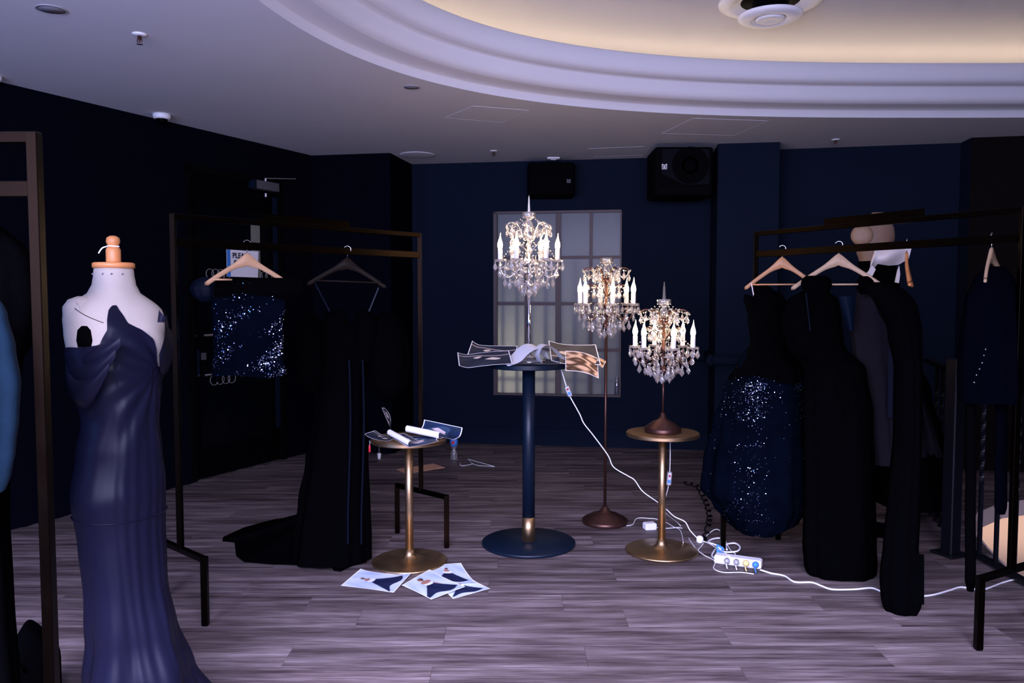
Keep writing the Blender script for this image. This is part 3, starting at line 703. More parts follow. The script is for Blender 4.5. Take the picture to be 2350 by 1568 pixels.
RA0, RA1 = Vector((-1.535, 3.63)), Vector((-.547, 4.735))
RB0, RB1 = Vector((1.414, 4.64)), Vector((2.137, 3.35))
garment_rack('garment_rack', 'dark steel clothes rack holding the sequinned top and the trained black gown', RA0, RA1, (-.165, .145), (.30, .66))
garment_rack('garment_rack', 'dark steel clothes rack crowded with several black gowns at right', RB0, RB1, (.196, .11), (.32, .70))
garment_rack('garment_rack', 'tall steel clothes rack cut off by the left edge of the picture', (-1.098, 1.853), (-2.55, 1.90), (0.004, .22))

def bar_pt(P, Q, px):
    k = (px - 1175) / FPX; # X = k * (Y cosp + ...) approx: solve with bar height
    best = None
    for i in range(2001):
        t = i / 2000; x, y = lerp(P.x, Q.x, t), lerp(P.y, Q.y, t); zf = y * CP - (1.7 - CAMH) * SP
        e = abs(x / zf - k)
        if best is None or e < best[0]: best = (e, x, y)
    return best[1], best[2]

# ---- hangers
def hanger(label, x, y, apex_z, yaw, W=.44, drop=.115, m=None, bar=True, tilt=0.0, hookm=None, bar_u=(-1, 1)):
    t = thing('clothes_hanger', label, 'hanger', (x, y, apex_z), yaw, 'wooden coat hangers')
    t.rotation_euler = (0, tilt, yaw)
    hwid = W / 2; N = 14; top = []; bot = []
    for i in range(-N, N + 1):
        u = i / N; a = abs(u)
        zc = -drop * a + .006 * sin(a * pi)
        zt = zc + .020 * exp(-(a / .22) ** 2) - .020
        th = .034 * exp(-(a / .20) ** 2) + .030 - .003 * a
        if a > .95: th *= .62
        top.append((u * hwid, zt)); bot.append((u * hwid, zt - th))
    b = MB(); vs = []; n = len(top)
    for (xx, zt), (_, zb) in zip(top, bot):
        yo = -.022 * (abs(xx) / hwid) ** 1.6
        for yy, z_ in ((-.006, zt - .003), (0.0, zt), (.006, zt - .003), (.006, zb + .002), (0, zb), (-.006, zb + .002)): vs.append((xx, yy + yo, z_))
    fs = [(i * 6 + k, (i + 1) * 6 + k, (i + 1) * 6 + (k + 1) % 6, i * 6 + (k + 1) % 6) for i in range(n - 1) for k in range(6)]
    fs += [tuple(range(5, -1, -1)), tuple((n - 1) * 6 + k for k in range(6))]
    b.add(vs, fs); b.build('shoulder_bar', m or M_WOODL, t, True)
    b = MB(); pts = [(0, 0, .0), (0, 0, .025)] + [(.0 + .019 * sin(a) - .0, 0, .052 - .019 * cos(a) + .0) for a in [radians(q) for q in range(20, 250, 20)]]
    pts = [(0, 0, -.005), (0, 0, .022)] + [(.0185 * sin(radians(q)), 0, .042 - .0185 * cos(radians(q))) for q in range(30, 251, 20)]
    b.tube(pts, .0019, 6); b.build('hook', hookm or M_CHROME, t, True)
    if bar:
        b = MB(); z_ = -drop - .008
        b.tube([(bar_u[0] * hwid * .86, -.018, z_), (bar_u[1] * hwid * .86, -.018, z_)], .0048, 8); b.build('trouser_bar', m or M_WOODL, t, True)
    return t
HZ = 1.6945
hx, hy = bar_pt(RA0, RA1, 567)
hanger('pale wooden hanger carrying the sequinned velvet top on the left rack', hx, hy, 1.683, radians(34), W=.41, drop=.125, m=M_WOODL, bar_u=(-1, -.45))
hx2, hy2 = bar_pt(RA0, RA1, 797)
hanger('dark stained wooden hanger holding the black trained gown by its straps', hx2, hy2, 1.683, radians(18), W=.42, drop=.125, m=M_WOODD, tilt=radians(2))
h1 = bar_pt(RB0, RB1, 1795); hanger('orange-toned wooden hanger nearest the column on the right rack', h1[0], h1[1], HZ, radians(-14), W=.40, drop=.15, m=mat('amber_beech', (.46, .23, .10), .5, var=.2, scale=8), tilt=radians(0))
h2 = bar_pt(RB0, RB1, 1925); hanger('pale birch hanger holding a black velvet gown on the right rack', h2[0], h2[1], HZ, radians(-17), W=.46, drop=.155, m=M_WOODP)
h3 = bar_pt(RB0, RB1, 2081); hanger('orange cherry wooden hanger seen edge-on hanging empty', h3[0], h3[1], 1.683, radians(62), W=.42, drop=.13, m=M_WOODR, bar=True)
h4 = bar_pt(RB0, RB1, 2276); hanger('pale wooden hanger inside the navy jacket at far right', h4[0], h4[1], 1.683, radians(48), W=.42, drop=.12, m=M_WOODP, bar=False)

# ================================================================== GARMENTS
def rows_world(Y, rows):
    """rows of (py, pxL, pxR, half depth, fold) -> (z, cx, a, b, fold) at depth Y"""
    out = []
    for r in rows:
        py, l, rr = r[:3]; p, q = onY(l, py, Y), onY(rr, py, Y)
        out.append((p.z, (p.x + q.x) / 2, (q.x - p.x) / 2, r[3], r[4] if len(r) > 4 else 0.03))
    return out
def loft_fn(rows, Y, k1=7, k2=13, ph=0.0, org=None, hemw=0.0):
    n = len(rows); o = org or Vector((0, 0, 0)); xs = [i / (n - 1) for i in range(n)]
    zs_ = [r[0] for r in rows]; cs = [r[1] for r in rows]; as_ = [r[2] for r in rows]; bs = [r[3] for r in rows]; fo = [r[4] for r in rows]
    # parametrise by cumulated height so that rows are evenly spread
    H0 = zs_[0]; tot = zs_[0] - zs_[-1]; xs = [(H0 - z) / tot for z in zs_]
    def fn(u, v):
        th = 2 * pi * u
        f = interp(xs, fo, v); c_ = sinterp(xs, cs, v); a = sinterp(xs, as_, v); b_ = sinterp(xs, bs, v); z = lerp(zs_[0], zs_[-1], v)
        w = 1 + f * (.6 * sin(k1 * th + ph + 1.3 * v) + .4 * sin(k2 * th + 2.1 + ph * 2 - 2 * v))
        z += hemw * v ** 6 * sin(3 * th + ph)
        return Vector((c_ + a * w * cos(th), Y + b_ * w * sin(th), z)) - o
    return fn
def garment_part(name, fn, nu, nv, m, parent, cap=True):
    b = MB(); b.grid(fn, nu, nv, wrap=True)
    if cap:
        n = len(b.v); top = sum((Vector(b.v[i]) for i in range(nu)), Vector()) / nu; b.v.append(tuple(top)); b.f += [(i, n, (i + 1) % nu) for i in range(nu)]; b.mi += [0] * nu
    return b.build(name, m, parent, True)
def sequins(fn, n, weight, parent, rmin=.0016, rmax=.0034, seed=1, lift=.004):
    rnd = random.Random(seed); b = MB(); k = 0; tries = 0
    while k < n and tries < n * 60:
        tries += 1; u, v = rnd.random(), rnd.random()
        if rnd.random() > weight(u, v): continue
        p = fn(u, v); e = 1e-3; du = fn((u + e) % 1, v) - p; dv = fn(u, min(1, v + e)) - p; nr = du.cross(dv)
        if nr.length < 1e-12: continue
        nr.normalize()
        if nr.y > 0.0 and abs(nr.y) > .05: nr = -nr if False else nr
        c0 = fn(0.25, v) * .5 + fn(.75, v) * .5
        if nr.dot(p - c0) < 0: nr = -nr
        t1 = (nr + Vector((rnd.uniform(-.5, .5), rnd.uniform(-.5, .5), rnd.uniform(-.5, .5)))).normalized()
        x = t1.orthogonal().normalized(); y_ = t1.cross(x); r = rnd.uniform(rmin, rmax); c_ = p + nr * lift
        b.add([c_ + (x * cos(q * pi / 3) + y_ * sin(q * pi / 3)) * r for q in range(6)], [(0, 1, 2, 3, 4, 5)]); k += 1
    o = b.build('sequins', M_SEQ, parent); o['kind'] = 'stuff'; return o
def patchy(u, v, s=0.0):
    return max(0.0, min(1.0, .5 + .5 * sin(9.3 * u * 2 + 4 * v + s) + .45 * sin(21 * v + 13 * u * 2 + s) - .15))

# -- velvet top with sequinned body on the left rack
Yt = hy - .01
t = thing('sequinned_blouse', 'cropped evening top with black velvet shoulders and blue sequinned body on left rack', 'top', (hx, Yt, 0))
org = Vector((hx, Yt, 0))
rows = rows_world(Yt, [(650, 480, 650, .035, .01), (690, 482, 655, .05, .02), (740, 488, 648, .06, .03), (800, 492, 646, .065, .04), (862, 490, 652, .07, .05)])
fn = loft_fn(rows, Yt, 5, 11, 1.0, org, .006); body = garment_part('sequinned_body', fn, 64, 24, M_TULLE, t)
sequins(fn, 1000, lambda u, v: (patchy(u, v) ** 1.3) * (.15 if v < .25 else .35 + .65 * v) * (1 if u > .5 else .1), t, seed=3, rmin=.0014, rmax=.0032)
rows = rows_world(Yt + .01, [(638, 470, 690, .03, .02), (655, 428, 692, .055, .05), (672, 424, 690, .06, .05), (688, 470, 670, .05, .05)])
garment_part('velvet_shoulders', loft_fn(rows, Yt + .01, 6, 10, .3, org), 48, 10, M_VELVET, t)
rows = rows_world(Yt - .03, [(636, 466, 484, .015, .02), (644, 446, 492, .04, .06), (662, 438, 497, .05, .08), (680, 444, 494, .045, .08), (692, 458, 484, .02, .04)])
garment_part('cap_sleeve', loft_fn(rows, Yt - .03, 6, 9, .4, org), 40, 12, mat('midnight_satin', (.0016, .0032, .0085), .55, spec=.06), t)

# -- black velvet gown with train on the left rack
Yg = hy2 - .01
t = thing('evening_gown', 'long black velvet gown with puffed sleeves and train spread over the floor', 'gown', (hx2, Yg, 0)); org = Vector((hx2, Yg, 0))
rows = rows_world(Yg, [(745, 742, 838, .06, .02), (800, 736, 840, .075, .02), (860, 738, 838, .07, .02), (960, 722, 840, .09, .04), (1060, 704, 842, .11, .06), (1150, 688, 844, .13, .08), (1230, 676, 846, .15, .09), (1282, 670, 846, .16, .09)])
garment_part('skirt', loft_fn(rows, Yg, 6, 11, .4, org, .0), 72, 40, M_VELVET, t)
for (l, r_, tp, bt, dy) in ((736, 802, 712, 830, -.02), (808, 868, 712, 830, -.02)):
    rows = rows_world(Yg + dy, [(tp, l + 22, r_ - 22, .012, .0), (tp + 12, l + 8, r_ - 8, .035, .01), (tp + 40, l, r_, .05, .01), (bt, l + 6, r_ - 6, .05, .01)])
    garment_part('bodice_cup', loft_fn(rows, Yg + dy, 5, 9, .2, org), 32, 12, M_VELVET, t)
for (l, r_, tp, bt, dy) in ((668, 760, 722, 905, .05), (836, 940, 718, 922, .04)):
    rows = rows_world(Yg + dy, [(tp, (l + r_) / 2 - 12, (l + r_) / 2 + 12, .015, .0), (tp + 18, l + 20, r_ - 24, .06, .03), (tp + 60, l + 3, r_ - 6, .09, .05), ((tp + bt) / 2 + 10, l, r_, .10, .05), (bt - 40, l + 8, r_ - 6, .08, .06), (bt - 8, l + 30, r_ - 30, .04, .05), (bt, (l + r_) / 2 - 6, (l + r_) / 2 + 6, .01, .0)])
    garment_part('puff_sleeve', loft_fn(rows, Yg + dy, 7, 12, .7, org), 48, 20, M_VELVET, t)
for (p0, p1) in (((722, 648), (757, 716)), ((869, 660), (846, 716))):
    b = MB(); a, c_ = onY(p0[0], p0[1], Yg - .012) - org, onY(p1[0], p1[1], Yg - .03) - org; b.bar(a, c_, .002, .007); b.build('shoulder_strap', M_NAVYM, t)
# satin folds on the front panel
for px in (801, 832):
    b = MB(); b.grid(lambda a, c_: onY(px + 5 * (a - .5) + 3 * sin(c_ * 5), lerp(826, 1250, c_), Yg - .115 - .05 * c_ - .01 * sin(pi * a)) - org, 4, 24); b.build('satin_panel', mat('midnight_satin', (.0016, .0032, .0085), .55, spec=.06), t, True)
# train
tc = onz(760, 1240, 0); OUT = [(846, 1205), (846, 1250), (842, 1292), (805, 1302), (782, 1314), (766, 1312), (760, 1302), (700, 1300), (620, 1297), (560, 1292), (542, 1278), (538, 1247), (510, 1244), (512, 1234), (560, 1212), (620, 1196), (680, 1190), (740, 1186), (800, 1190)]
opts = [onz(x, y, 0) for x, y in OUT]
def tfn(u, v):
    k = u * len(opts); i = int(k) % len(opts); p = opts[i].lerp(opts[(i + 1) % len(opts)], k - int(k))
    q = tc.lerp(p, v); z = .004 + .17 * max(0, 1 - v * 1.25) ** 1.5 + .045 * (1 - v ** 4) + .02 * v * (1 - v) * 4 * (.5 + .5 * sin(u * 43))
    return Vector((q.x, q.y, z)) - org
garment_part('train', tfn, 76, 14, M_VELVET, t, cap=False)

# -- right rack: sequinned ball gown
Yb = h1[1] - .02; t = thing('ball_gown', 'strapless gown with black velvet bodice and sequinned navy tulle skirt on right rack', 'gown', (h1[0], Yb, 0)); org = Vector((h1[0], Yb, 0))
rows = rows_world(Yb, [(806, 1708, 1822, .07, .02), (840, 1690, 1838, .11, .03), (900, 1664, 1846, .16, .05), (980, 1640, 1850, .20, .06), (1060, 1620, 1852, .23, .07), (1120, 1612, 1850, .24, .07), (1160, 1640, 1846, .22, .08), (1196, 1668, 1822, .19, .09), (1216, 1690, 1780, .15, .10)])
fnb = loft_fn(rows, Yb, 6, 13, 2.0, org); garment_part('tulle_skirt', fnb, 96, 44, M_TULLE, t)
sequins(fnb, 2600, lambda u, v: (max(exp(-((u - .68) / .055) ** 2), 2.2 * exp(-((u - .875) / .035) ** 2), .10 if u > .5 else 0)) * (1.0 if .10 < v < .36 else .26 if v < .9 else .1) * (.30 + .70 * patchy(u if u < .78 else u - .2, v * 2, 1.1) ** 2), t, seed=5, rmin=.0010, rmax=.0026, lift=.006)
rows = rows_world(Yb, [(690, 1718, 1806, .04, .01), (730, 1716, 1800, .06, .01), (790, 1722, 1806, .065, .01), (812, 1708, 1828, .085, .02), (838, 1690, 1846, .125, .05), (866, 1674, 1852, .155, .07)])
garment_part('velvet_bodice', loft_fn(rows, Yb - .006, 6, 13, 2.0, org, .022), 72, 20, M_VELVET, t)
for pts_, dy in (([(655, 1744, 1760), (664, 1734, 1774), (684, 1728, 1786), (714, 1726, 1792)], -.03), ([(676, 1708, 1716), (688, 1706, 1736), (706, 1712, 1746), (735, 1722, 1752)], -.01), ([(668, 1776, 1790), (690, 1766, 1802), (730, 1766, 1800)], .02)):
    rows = rows_world(Yb + dy, [(*q, .012 if i == 0 else .035, .0) for i, q in enumerate(pts_)]); garment_part('bodice_point', loft_fn(rows, Yb + dy, 5, 9, .2, org), 28, 10, M_VELVET, t)
b = MB(); a = onY(1722, 672, Yb); b.bar(onY(1724, 650, Yb - .02) - org, onY(1732, 690, Yb - .03) - org, .002, .005); b.build('loop_strap', M_CREAM, t)

# -- right rack: black velvet column gown on the birch hanger
Yc = h2[1] - .015; t = thing('evening_gown', 'wide black velvet column gown hanging from the pale birch hanger', 'gown', (h2[0], Yc, 0)); org = Vector((h2[0], Yc, 0))
rows = rows_world(Yc, [(668, 1842, 1898, .05, .03), (690, 1806, 1924, .07, .04), (740, 1796, 1930, .09, .05), (790, 1806, 1934, .09, .05), (850, 1848, 1986, .09, .05), (950, 1846, 2000, .10, .05), (1100, 1848, 2004, .11, .05), (1250, 1846, 2006, .12, .06), (1300, 1850, 2008, .12, .06), (1318, 1856, 2006, .11, .06)])
garment_part('body', loft_fn(rows, Yc, 6, 11, .9, org), 80, 40, M_VELVET, t)
for (l, r_, tp, bt, dy) in ((1840, 1908, 633, 672, -.025), (1968, 2010, 634, 676, -.02)):
    rows = rows_world(Yc + dy, [(tp, l + 10, r_ - 12, .02, .02), (tp + 8, l, r_ - 2, .035, .04), ((tp + bt) / 2, l - 2, r_, .045, .05), (bt, l + 6, r_ - 6, .03, .03)]); garment_part('rolled_shoulder', loft_fn(rows, Yc + dy, 6, 9, .5, org), 36, 10, M_VELVET, t)
b = MB(); b.grid(lambda a, c_: onY(lerp(1848, 1851, a) + 10 * c_, lerp(672, 760, c_), Yc - .11) - org, 3, 12); b.build('satin_edge', mat('midnight_satin', (.0016, .0032, .0085), .55, spec=.06), t, True)

# -- right rack: slate coat behind
Yk = 4.25; kx = onY(2010, 800, Yk).x; t = thing('long_coat', 'slate grey long coat hanging between two black velvet gowns', 'coat', (kx, Yk, 0)); org = Vector((kx, Yk, 0))
rows = rows_world(Yk, [(664, 1970, 2060, .05, .02), (720, 1950, 2080, .08, .04), (800, 1960, 2070, .09, .07), (900, 1980, 2062, .09, .09), (1000, 1985, 2070, .09, .09), (1063, 1990, 2075, .09, .08)])
garment_part('body', loft_fn(rows, Yk, 7, 12, 1.7, org), 72, 30, M_DUSK, t)
b = MB(); b.grid(lambda a, c_: onY(lerp(1926 + 22 * c_, 1964 - 4 * c_, a), lerp(680, 760, c_), Yk - .13 - .02 * sin(pi * a)) - org, 8, 10); b.build('blue_satin_lapel', mat('blue_satin', (.002, .006, .015), .6, spec=.05), t, True)
b = MB(); b.grid(lambda a, c_: onY(lerp(2040, 2062, a) - 4 * c_, lerp(735, 960, c_), Yk - .12 - .015 * sin(pi * a)) - org, 5, 14); b.build('blue_front_edge', mat('blue_satin2', (.005, .006, .013), .7, spec=.05), t, True)

# -- right rack: narrow black velvet gown reaching the floor
Yn = 3.66; nx = onY(2060, 900, Yn).x; t = thing('evening_gown', 'narrow black velvet gown whose hem touches the white floor cable', 'gown', (nx, Yn, 0)); org = Vector((nx, Yn, 0))
rows = rows_world(Yn, [(648, 1996, 2040, .03, .03), (662, 1985, 2075, .05, .04), (700, 2012, 2104, .07, .05), (760, 2040, 2112, .07, .05), (850, 2056, 2112, .07, .05), (1000, 2054, 2110, .075, .05), (1150, 2040, 2108, .08, .06), (1250, 2030, 2104, .08, .06), (1330, 2022, 2108, .09, .07), (1380, 2024, 2112, .09, .07), (1405, 2034, 2102, .07, .06)])
garment_part('body', loft_fn(rows, Yn, 6, 10, .1, org), 72, 44, M_VELVET, t)
b = MB(); b.grid(lambda a, c_: onY(lerp(2092, 2116, a), lerp(1270, 1385, c_), Yn - .085) + Vector((0, .02 * sin(a * 5), 0)) - org, 5, 8); b.build('hem_flare', M_VELVET, t, True)

# -- right rack: navy jacket with beads, hanging sashes
Yj = h4[1] - .01; t = thing('evening_jacket', 'dark navy jacket with a line of crystal beads at the far right', 'jacket', (h4[0], Yj, 0)); org = Vector((h4[0], Yj, 0))
rows = rows_world(Yj, [(612, 2262, 2306, .03, .02), (640, 2236, 2326, .06, .03), (690, 2218, 2340, .09, .03), (760, 2210, 2344, .11, .04), (830, 2204, 2342, .12, .04), (900, 2204, 2338, .12, .05), (922, 2208, 2330, .12, .05)])
fnj = loft_fn(rows, Yj, 6, 11, .6, org, .004); garment_part('jacket_body', fnj, 64, 26, M_NAVYW, t)
b = MB()
for i, (x, y) in enumerate(((2262, 802), (2258, 816), (2254, 833), (2248, 847), (2241, 861), (2236, 878))):
    b = MB(); b.ball(onY(x, y, Yj - .145) - org, .0032); b.build('bead', M_CRYS, t, True)
for (l, r_, tp, bt, dy, m_) in ((2215, 2240, 900, 1357, .02, M_VELVET), (2283, 2312, 900, 1180, .06, M_NAVYW)):
    rows = rows_world(Yj + dy, [(tp, l + 2, r_, .02, .03), ((tp + bt) / 2, l + 1, r_ - 1, .02, .05), (bt - 12, l, r_ - 2, .02, .05), (bt, l + 5, r_ - 6, .012, .03)]); garment_part('sash', loft_fn(rows, Yj + dy, 4, 7, .3, org), 24, 20, m_, t)

# -- nude bust form and its gown behind the right rack
Yf = 4.95; fx = onY(2010, 560, Yf).x; t = thing('dress_form', 'nude lace bust form standing behind the right clothes rack', 'dress form', (fx, Yf, 0)); org = Vector((fx, Yf, 0))
rows = rows_world(Yf, [(488, 2002, 2030, .02, .0), (494, 1996, 2034, .03, .0), (512, 1988, 2042, .06, .0), (522, 1968, 2050, .08, .0), (545, 1960, 2052, .09, .01), (570, 1966, 2046, .085, .01), (603, 1974, 2040, .08, .01)])
fn = loft_fn(rows, Yf, 5, 9, 0, org); garment_part('bust', fn, 48, 20, M_NUDE, t)
b = MB(); c0 = onY(1978, 540, Yf - .07) - org
b.lathe([(.064, -.01), (.062, .002), (.05, .010), (.03, .014), (0, .016)], 28); R_ = Matrix.Rotation(radians(90), 4, 'X') @ Matrix.Rotation(radians(-22), 4, 'Y'); b.v = [tuple(R_ @ Vector(v) + c0) for v in b.v]; b.build('lace_cup', M_LACE, t, True)
b = MB(); b.tube([(0, 0, 0.01), (0, 0, 1.68)], .018, 10); b.lathe([(.17, 0), (.17, .015), (.03, .03)], 28); b.build('stand', M_BLACKM, t)
Yq = Yf; t = thing('evening_gown', 'cream satin draped neckline gown with black skirt on the nude form', 'gown', (fx + .08, Yq, 0)); org = Vector((fx + .08, Yq, 0))
rows = rows_world(Yq, [(600, 1972, 2050, .09, .01), (640, 1976, 2062, .10, .02), (720, 1980, 2070, .10, .03), (800, 1984, 2090, .13, .05), (900, 1990, 2128, .20, .07), (1000, 2000, 2150, .26, .08), (1060, 2000, 2160, .28, .08), (1150, 2005, 2164, .28, .08)])
garment_part('skirt', loft_fn(rows, Yq, 7, 12, .8, org), 80, 34, M_VELVET, t)
b = MB()
def drape(a, c_):
    top = [(1998, 600), (2008, 572), (2030, 560), (2060, 556), (2095, 556)]; bot = [(1996, 628), (2014, 606), (2040, 610), (2062, 608), (2086, 594)]
    k = a * 4; i = min(3, int(k)); f = k - i; x = lerp(lerp(top[i][0], top[i + 1][0], f), lerp(bot[i][0], bot[i + 1][0], f), c_); y = lerp(lerp(top[i][1], top[i + 1][1], f), lerp(bot[i][1], bot[i + 1][1], f), c_)
    return onY(x, y, Yq - .10 - .05 * sin(pi * c_) - .012 * sin(9 * a + 5 * c_)) - org
b.grid(drape, 28, 12); b.build('satin_drape', M_CREAM, t, True)
for P in ([(2000, 608), (1994, 622), (1985, 630), (1996, 632), (2002, 634), (2010, 618)], [(2064, 610), (2060, 620), (2054, 648), (2063, 650), (2066, 630)]):
    b = MB(); n = len(P); f_ = [onY(x, y, Yq - .15) - org for x, y in P]; b.add(f_ + [v + Vector((0, .006, 0)) for v in f_], [tuple(range(n - 1, -1, -1)), tuple(range(n, 2 * n))] + [(i, (i + 1) % n, n + (i + 1) % n, n + i) for i in range(n)]); b.build('drape_tail', M_CREAM, t)
b = MB(); b.grid(lambda a, c_: onY(lerp(2100, 2112 + 52 * c_, a), lerp(885, 1050, c_), Yq - .27 - .03 * sin(7 * a)) - org, 12, 16); b.build('overskirt', M_DUSK, t, True)

# -- garments on the left-edge rack
Ye = 1.80; t = thing('denim_sleeve_garment', 'dull blue garment hanging at the very left edge', 'garment', (-1.22, Ye, 0)); org = Vector((-1.22, Ye, 0))
rows = rows_world(Ye, [(660, -160, -20, .03, .02), (720, -180, 6, .07, .03), (800, -190, 22, .09, .03), (880, -190, 33, .10, .04), (960, -190, 30, .10, .04), (1040, -190, 22, .10, .05), (1100, -190, 12, .10, .06), (1130, -190, 2, .10, .06)])
garment_part('body', loft_fn(rows, Ye, 6, 11, .2, org, .01), 64, 26, M_BLUEF, t)
Yv = 2.10; t = thing('evening_gown', 'bulky black gown hanging behind the dull blue garment', 'gown', (-1.42, Yv, 0)); org = Vector((-1.42, Yv, 0))
rows = rows_world(Yv, [(520, -120, 0, .04, .02), (545, -160, 40, .08, .03), (600, -170, 68, .10, .03), (680, -170, 80, .11, .04), (760, -170, 72, .11, .04), (840, -170, 40, .10, .05), (960, -170, 20, .10, .05), (1200, -170, 0, .12, .06), (1400, -180, 10, .13, .07), (1600, -190, 26, .14, .07)])
garment_part('body', loft_fn(rows, Yv, 6, 11, 1.2, org), 64, 30, M_VELVET, t)
bp = onz(72, 1630, 0); t = thing('holdall_bag', 'soft black bag slumped on the floor at the lower left', 'bag', (bp.x, bp.y, 0))
b = MB(); b.grid(lambda u, v: Vector((.085 * (1 + .1 * sin(6 * pi * u + 2)) * cos(2 * pi * u) * (1 - .9 * max(0, v - .55) ** 2 * 3.4), .14 * sin(2 * pi * u) * (1 - .9 * max(0, v - .55) ** 2 * 3.4), .002 + .29 * v - .02 * sin(4 * pi * u) * v)), 40, 14, wrap=True); n = len(b.v); b.v.append((0, 0, .285)); b.f += [(13 * 40 + i, 13 * 40 + (i + 1) % 40, n) for i in range(40)]; b.mi += [0] * 40
b.build('bag_body', M_VELVET, t, True)
b = MB(); b.tube(catmull([(-.06, -.05, .25), (-.05, -.12, .30), (0, -.14, .27), (.05, -.12, .2)], 6), .008, 8); b.build('strap', M_VELVET, t, True)

# ================================================================== DRESS FORM WITH NAVY GOWN
MC = onY(262, 650, 2.5); MC = Vector((MC.x, 2.5, 0)); ang = radians(62)
FV = Vector((sin(ang), -cos(ang), 0)); SV = Vector((-cos(ang), -sin(ang), 0))
TS = [(1.556, .054, .054, .054), (1.535, .056, .056, .056), (1.505, .060, .060, .062), (1.480, .074, .066, .072), (1.462, .100, .072, .080), (1.447, .130, .080, .086), (1.430, .150, .088, .090), (1.405, .158, .098, .092), (1.36, .156, .112, .090), (1.30, .150, .124, .086), (1.25, .140, .120, .082), (1.18, .120, .112, .080), (1.08, .104, .112, .076), (.98, .118, .114, .096), (.88, .130, .112, .108), (.80, .130, .108, .106)]
GS = TS + [(.70, .124, .104, .100), (.55, .118, .102, .096), (.40, .126, .116, .108), (.25, .152, .145, .130), (.12, .20, .19, .17), (.0, .26, .26, .23)]
def sec(z, table):
    zz = [-r[0] for r in table]; return [sinterp(zz, [r[i] for r in table], -z) for i in (1, 2, 3)]
def body_pt(th, z, off=0.0, table=GS):
    a, bf, bb = sec(z, table); c_, s_ = cos(th), sin(th); b_ = bf if c_ > 0 else bb
    e = .88
    s2 = (abs(s_) ** e) * (1 if s_ >= 0 else -1); c2 = (abs(c_) ** e) * (1 if c_ >= 0 else -1)
    return SV * (a * s2 + off * s_) + FV * (b_ * c2 + off * c_) + Vector((0, 0, z))
t = thing('dress_form', 'vintage cream calico dress form with turned wooden neck at left', 'dress form', MC)
b = MB(); b.grid(lambda u, v: body_pt(2 * pi * u, lerp(TS[0][0], .80, v)), 64, 60, wrap=True); b.f.append(tuple(range(63, -1, -1))); b.mi.append(0)
b.f.append(tuple(range(59 * 64, 60 * 64))); b.mi.append(0)
tb = b.build('torso', M_FORM, t, True)
# seam lines and tacks
rows = rows_world(2.415, [(680, 178, 196, .01, .0), (683, 168, 204, .025, .0), (690, 157, 214, .042, .0), (706, 149, 224, .055, .0), (740, 151, 228, .056, .0), (775, 159, 228, .052, .0), (797, 166, 222, .045, .0)])
garment_part('arm_stub', loft_fn(rows, 2.415, 4, 6, 0, MC), 40, 16, M_FORM, t)
b = MB(); b.tube([body_pt(lerp(radians(112), radians(36), q / 24), lerp(1.468, 1.39, q / 24), .0004) for q in range(25)], [.0012, .0024, .0034, .0038, .0036, .0028, .0018] + [.0011] * 18, 6); b.build('seam', M_VELVET, tb, True)
b = MB(); b.tube([onY(lerp(176, 188, q / 8) + 2 * sin(q), lerp(694, 765, q / 8), 2.358) - MC for q in range(9)], .0009, 5); b.build('seam', M_STEEL, tb, True)
b = MB(); b.lathe([(0, 0), (.02, .0), (.024, .02), (.02, .05), (.01, .062), (0, .064)], 16); q0 = onY(194, 797, 2.352) - MC; b.v = [tuple(Vector((v[0], v[1] * .35, v[2])) @ Matrix.Rotation(0, 3, 'Z') + q0) for v in b.v]; b.build('armhole_opening', M_VELVET, tb, True)
for th in (70, 42, 10, 130):
    b = MB(); b.ball(body_pt(radians(th), 1.538, .001), .0035); b.build('upholstery_tack', M_STEEL, tb)
tilt = Matrix.Rotation(radians(3), 3, 'Y')
b = MB(); b.lathe([(.055, 0), (.061, .002), (.061, .015), (.056, .018), (.0, .018)], 36, (0, 0, 1.556)); b.build('neck_cap', M_WOODR, t, True)
b = MB(); b.lathe([(.020, 0), (.0215, .004), (.0215, .04), (.018, .046), (.015, .050), (.017, .056), (.0205, .066), (.0185, .077), (.010, .083), (0, .0845)], 28, (0, 0, 1.574)); b.build('turned_finial', M_WOODR, t, True)
b = MB(); b.tube(catmull([(.019, 0, 1.624), (0, -.019, 1.625), (-.018, -.006, 1.624), (-.030, -.010, 1.618), (-.042, -.008, 1.603)], 6), .0022, 6); b.build('tied_string', M_PAPER, t, True)
b = MB(); b.tube([(0, 0, .02), (0, 0, .82)], .022, 12); b.lathe([(.16, .0), (.16, .02), (.04, .05)], 30); b.build('stand', M_WOODD, t)

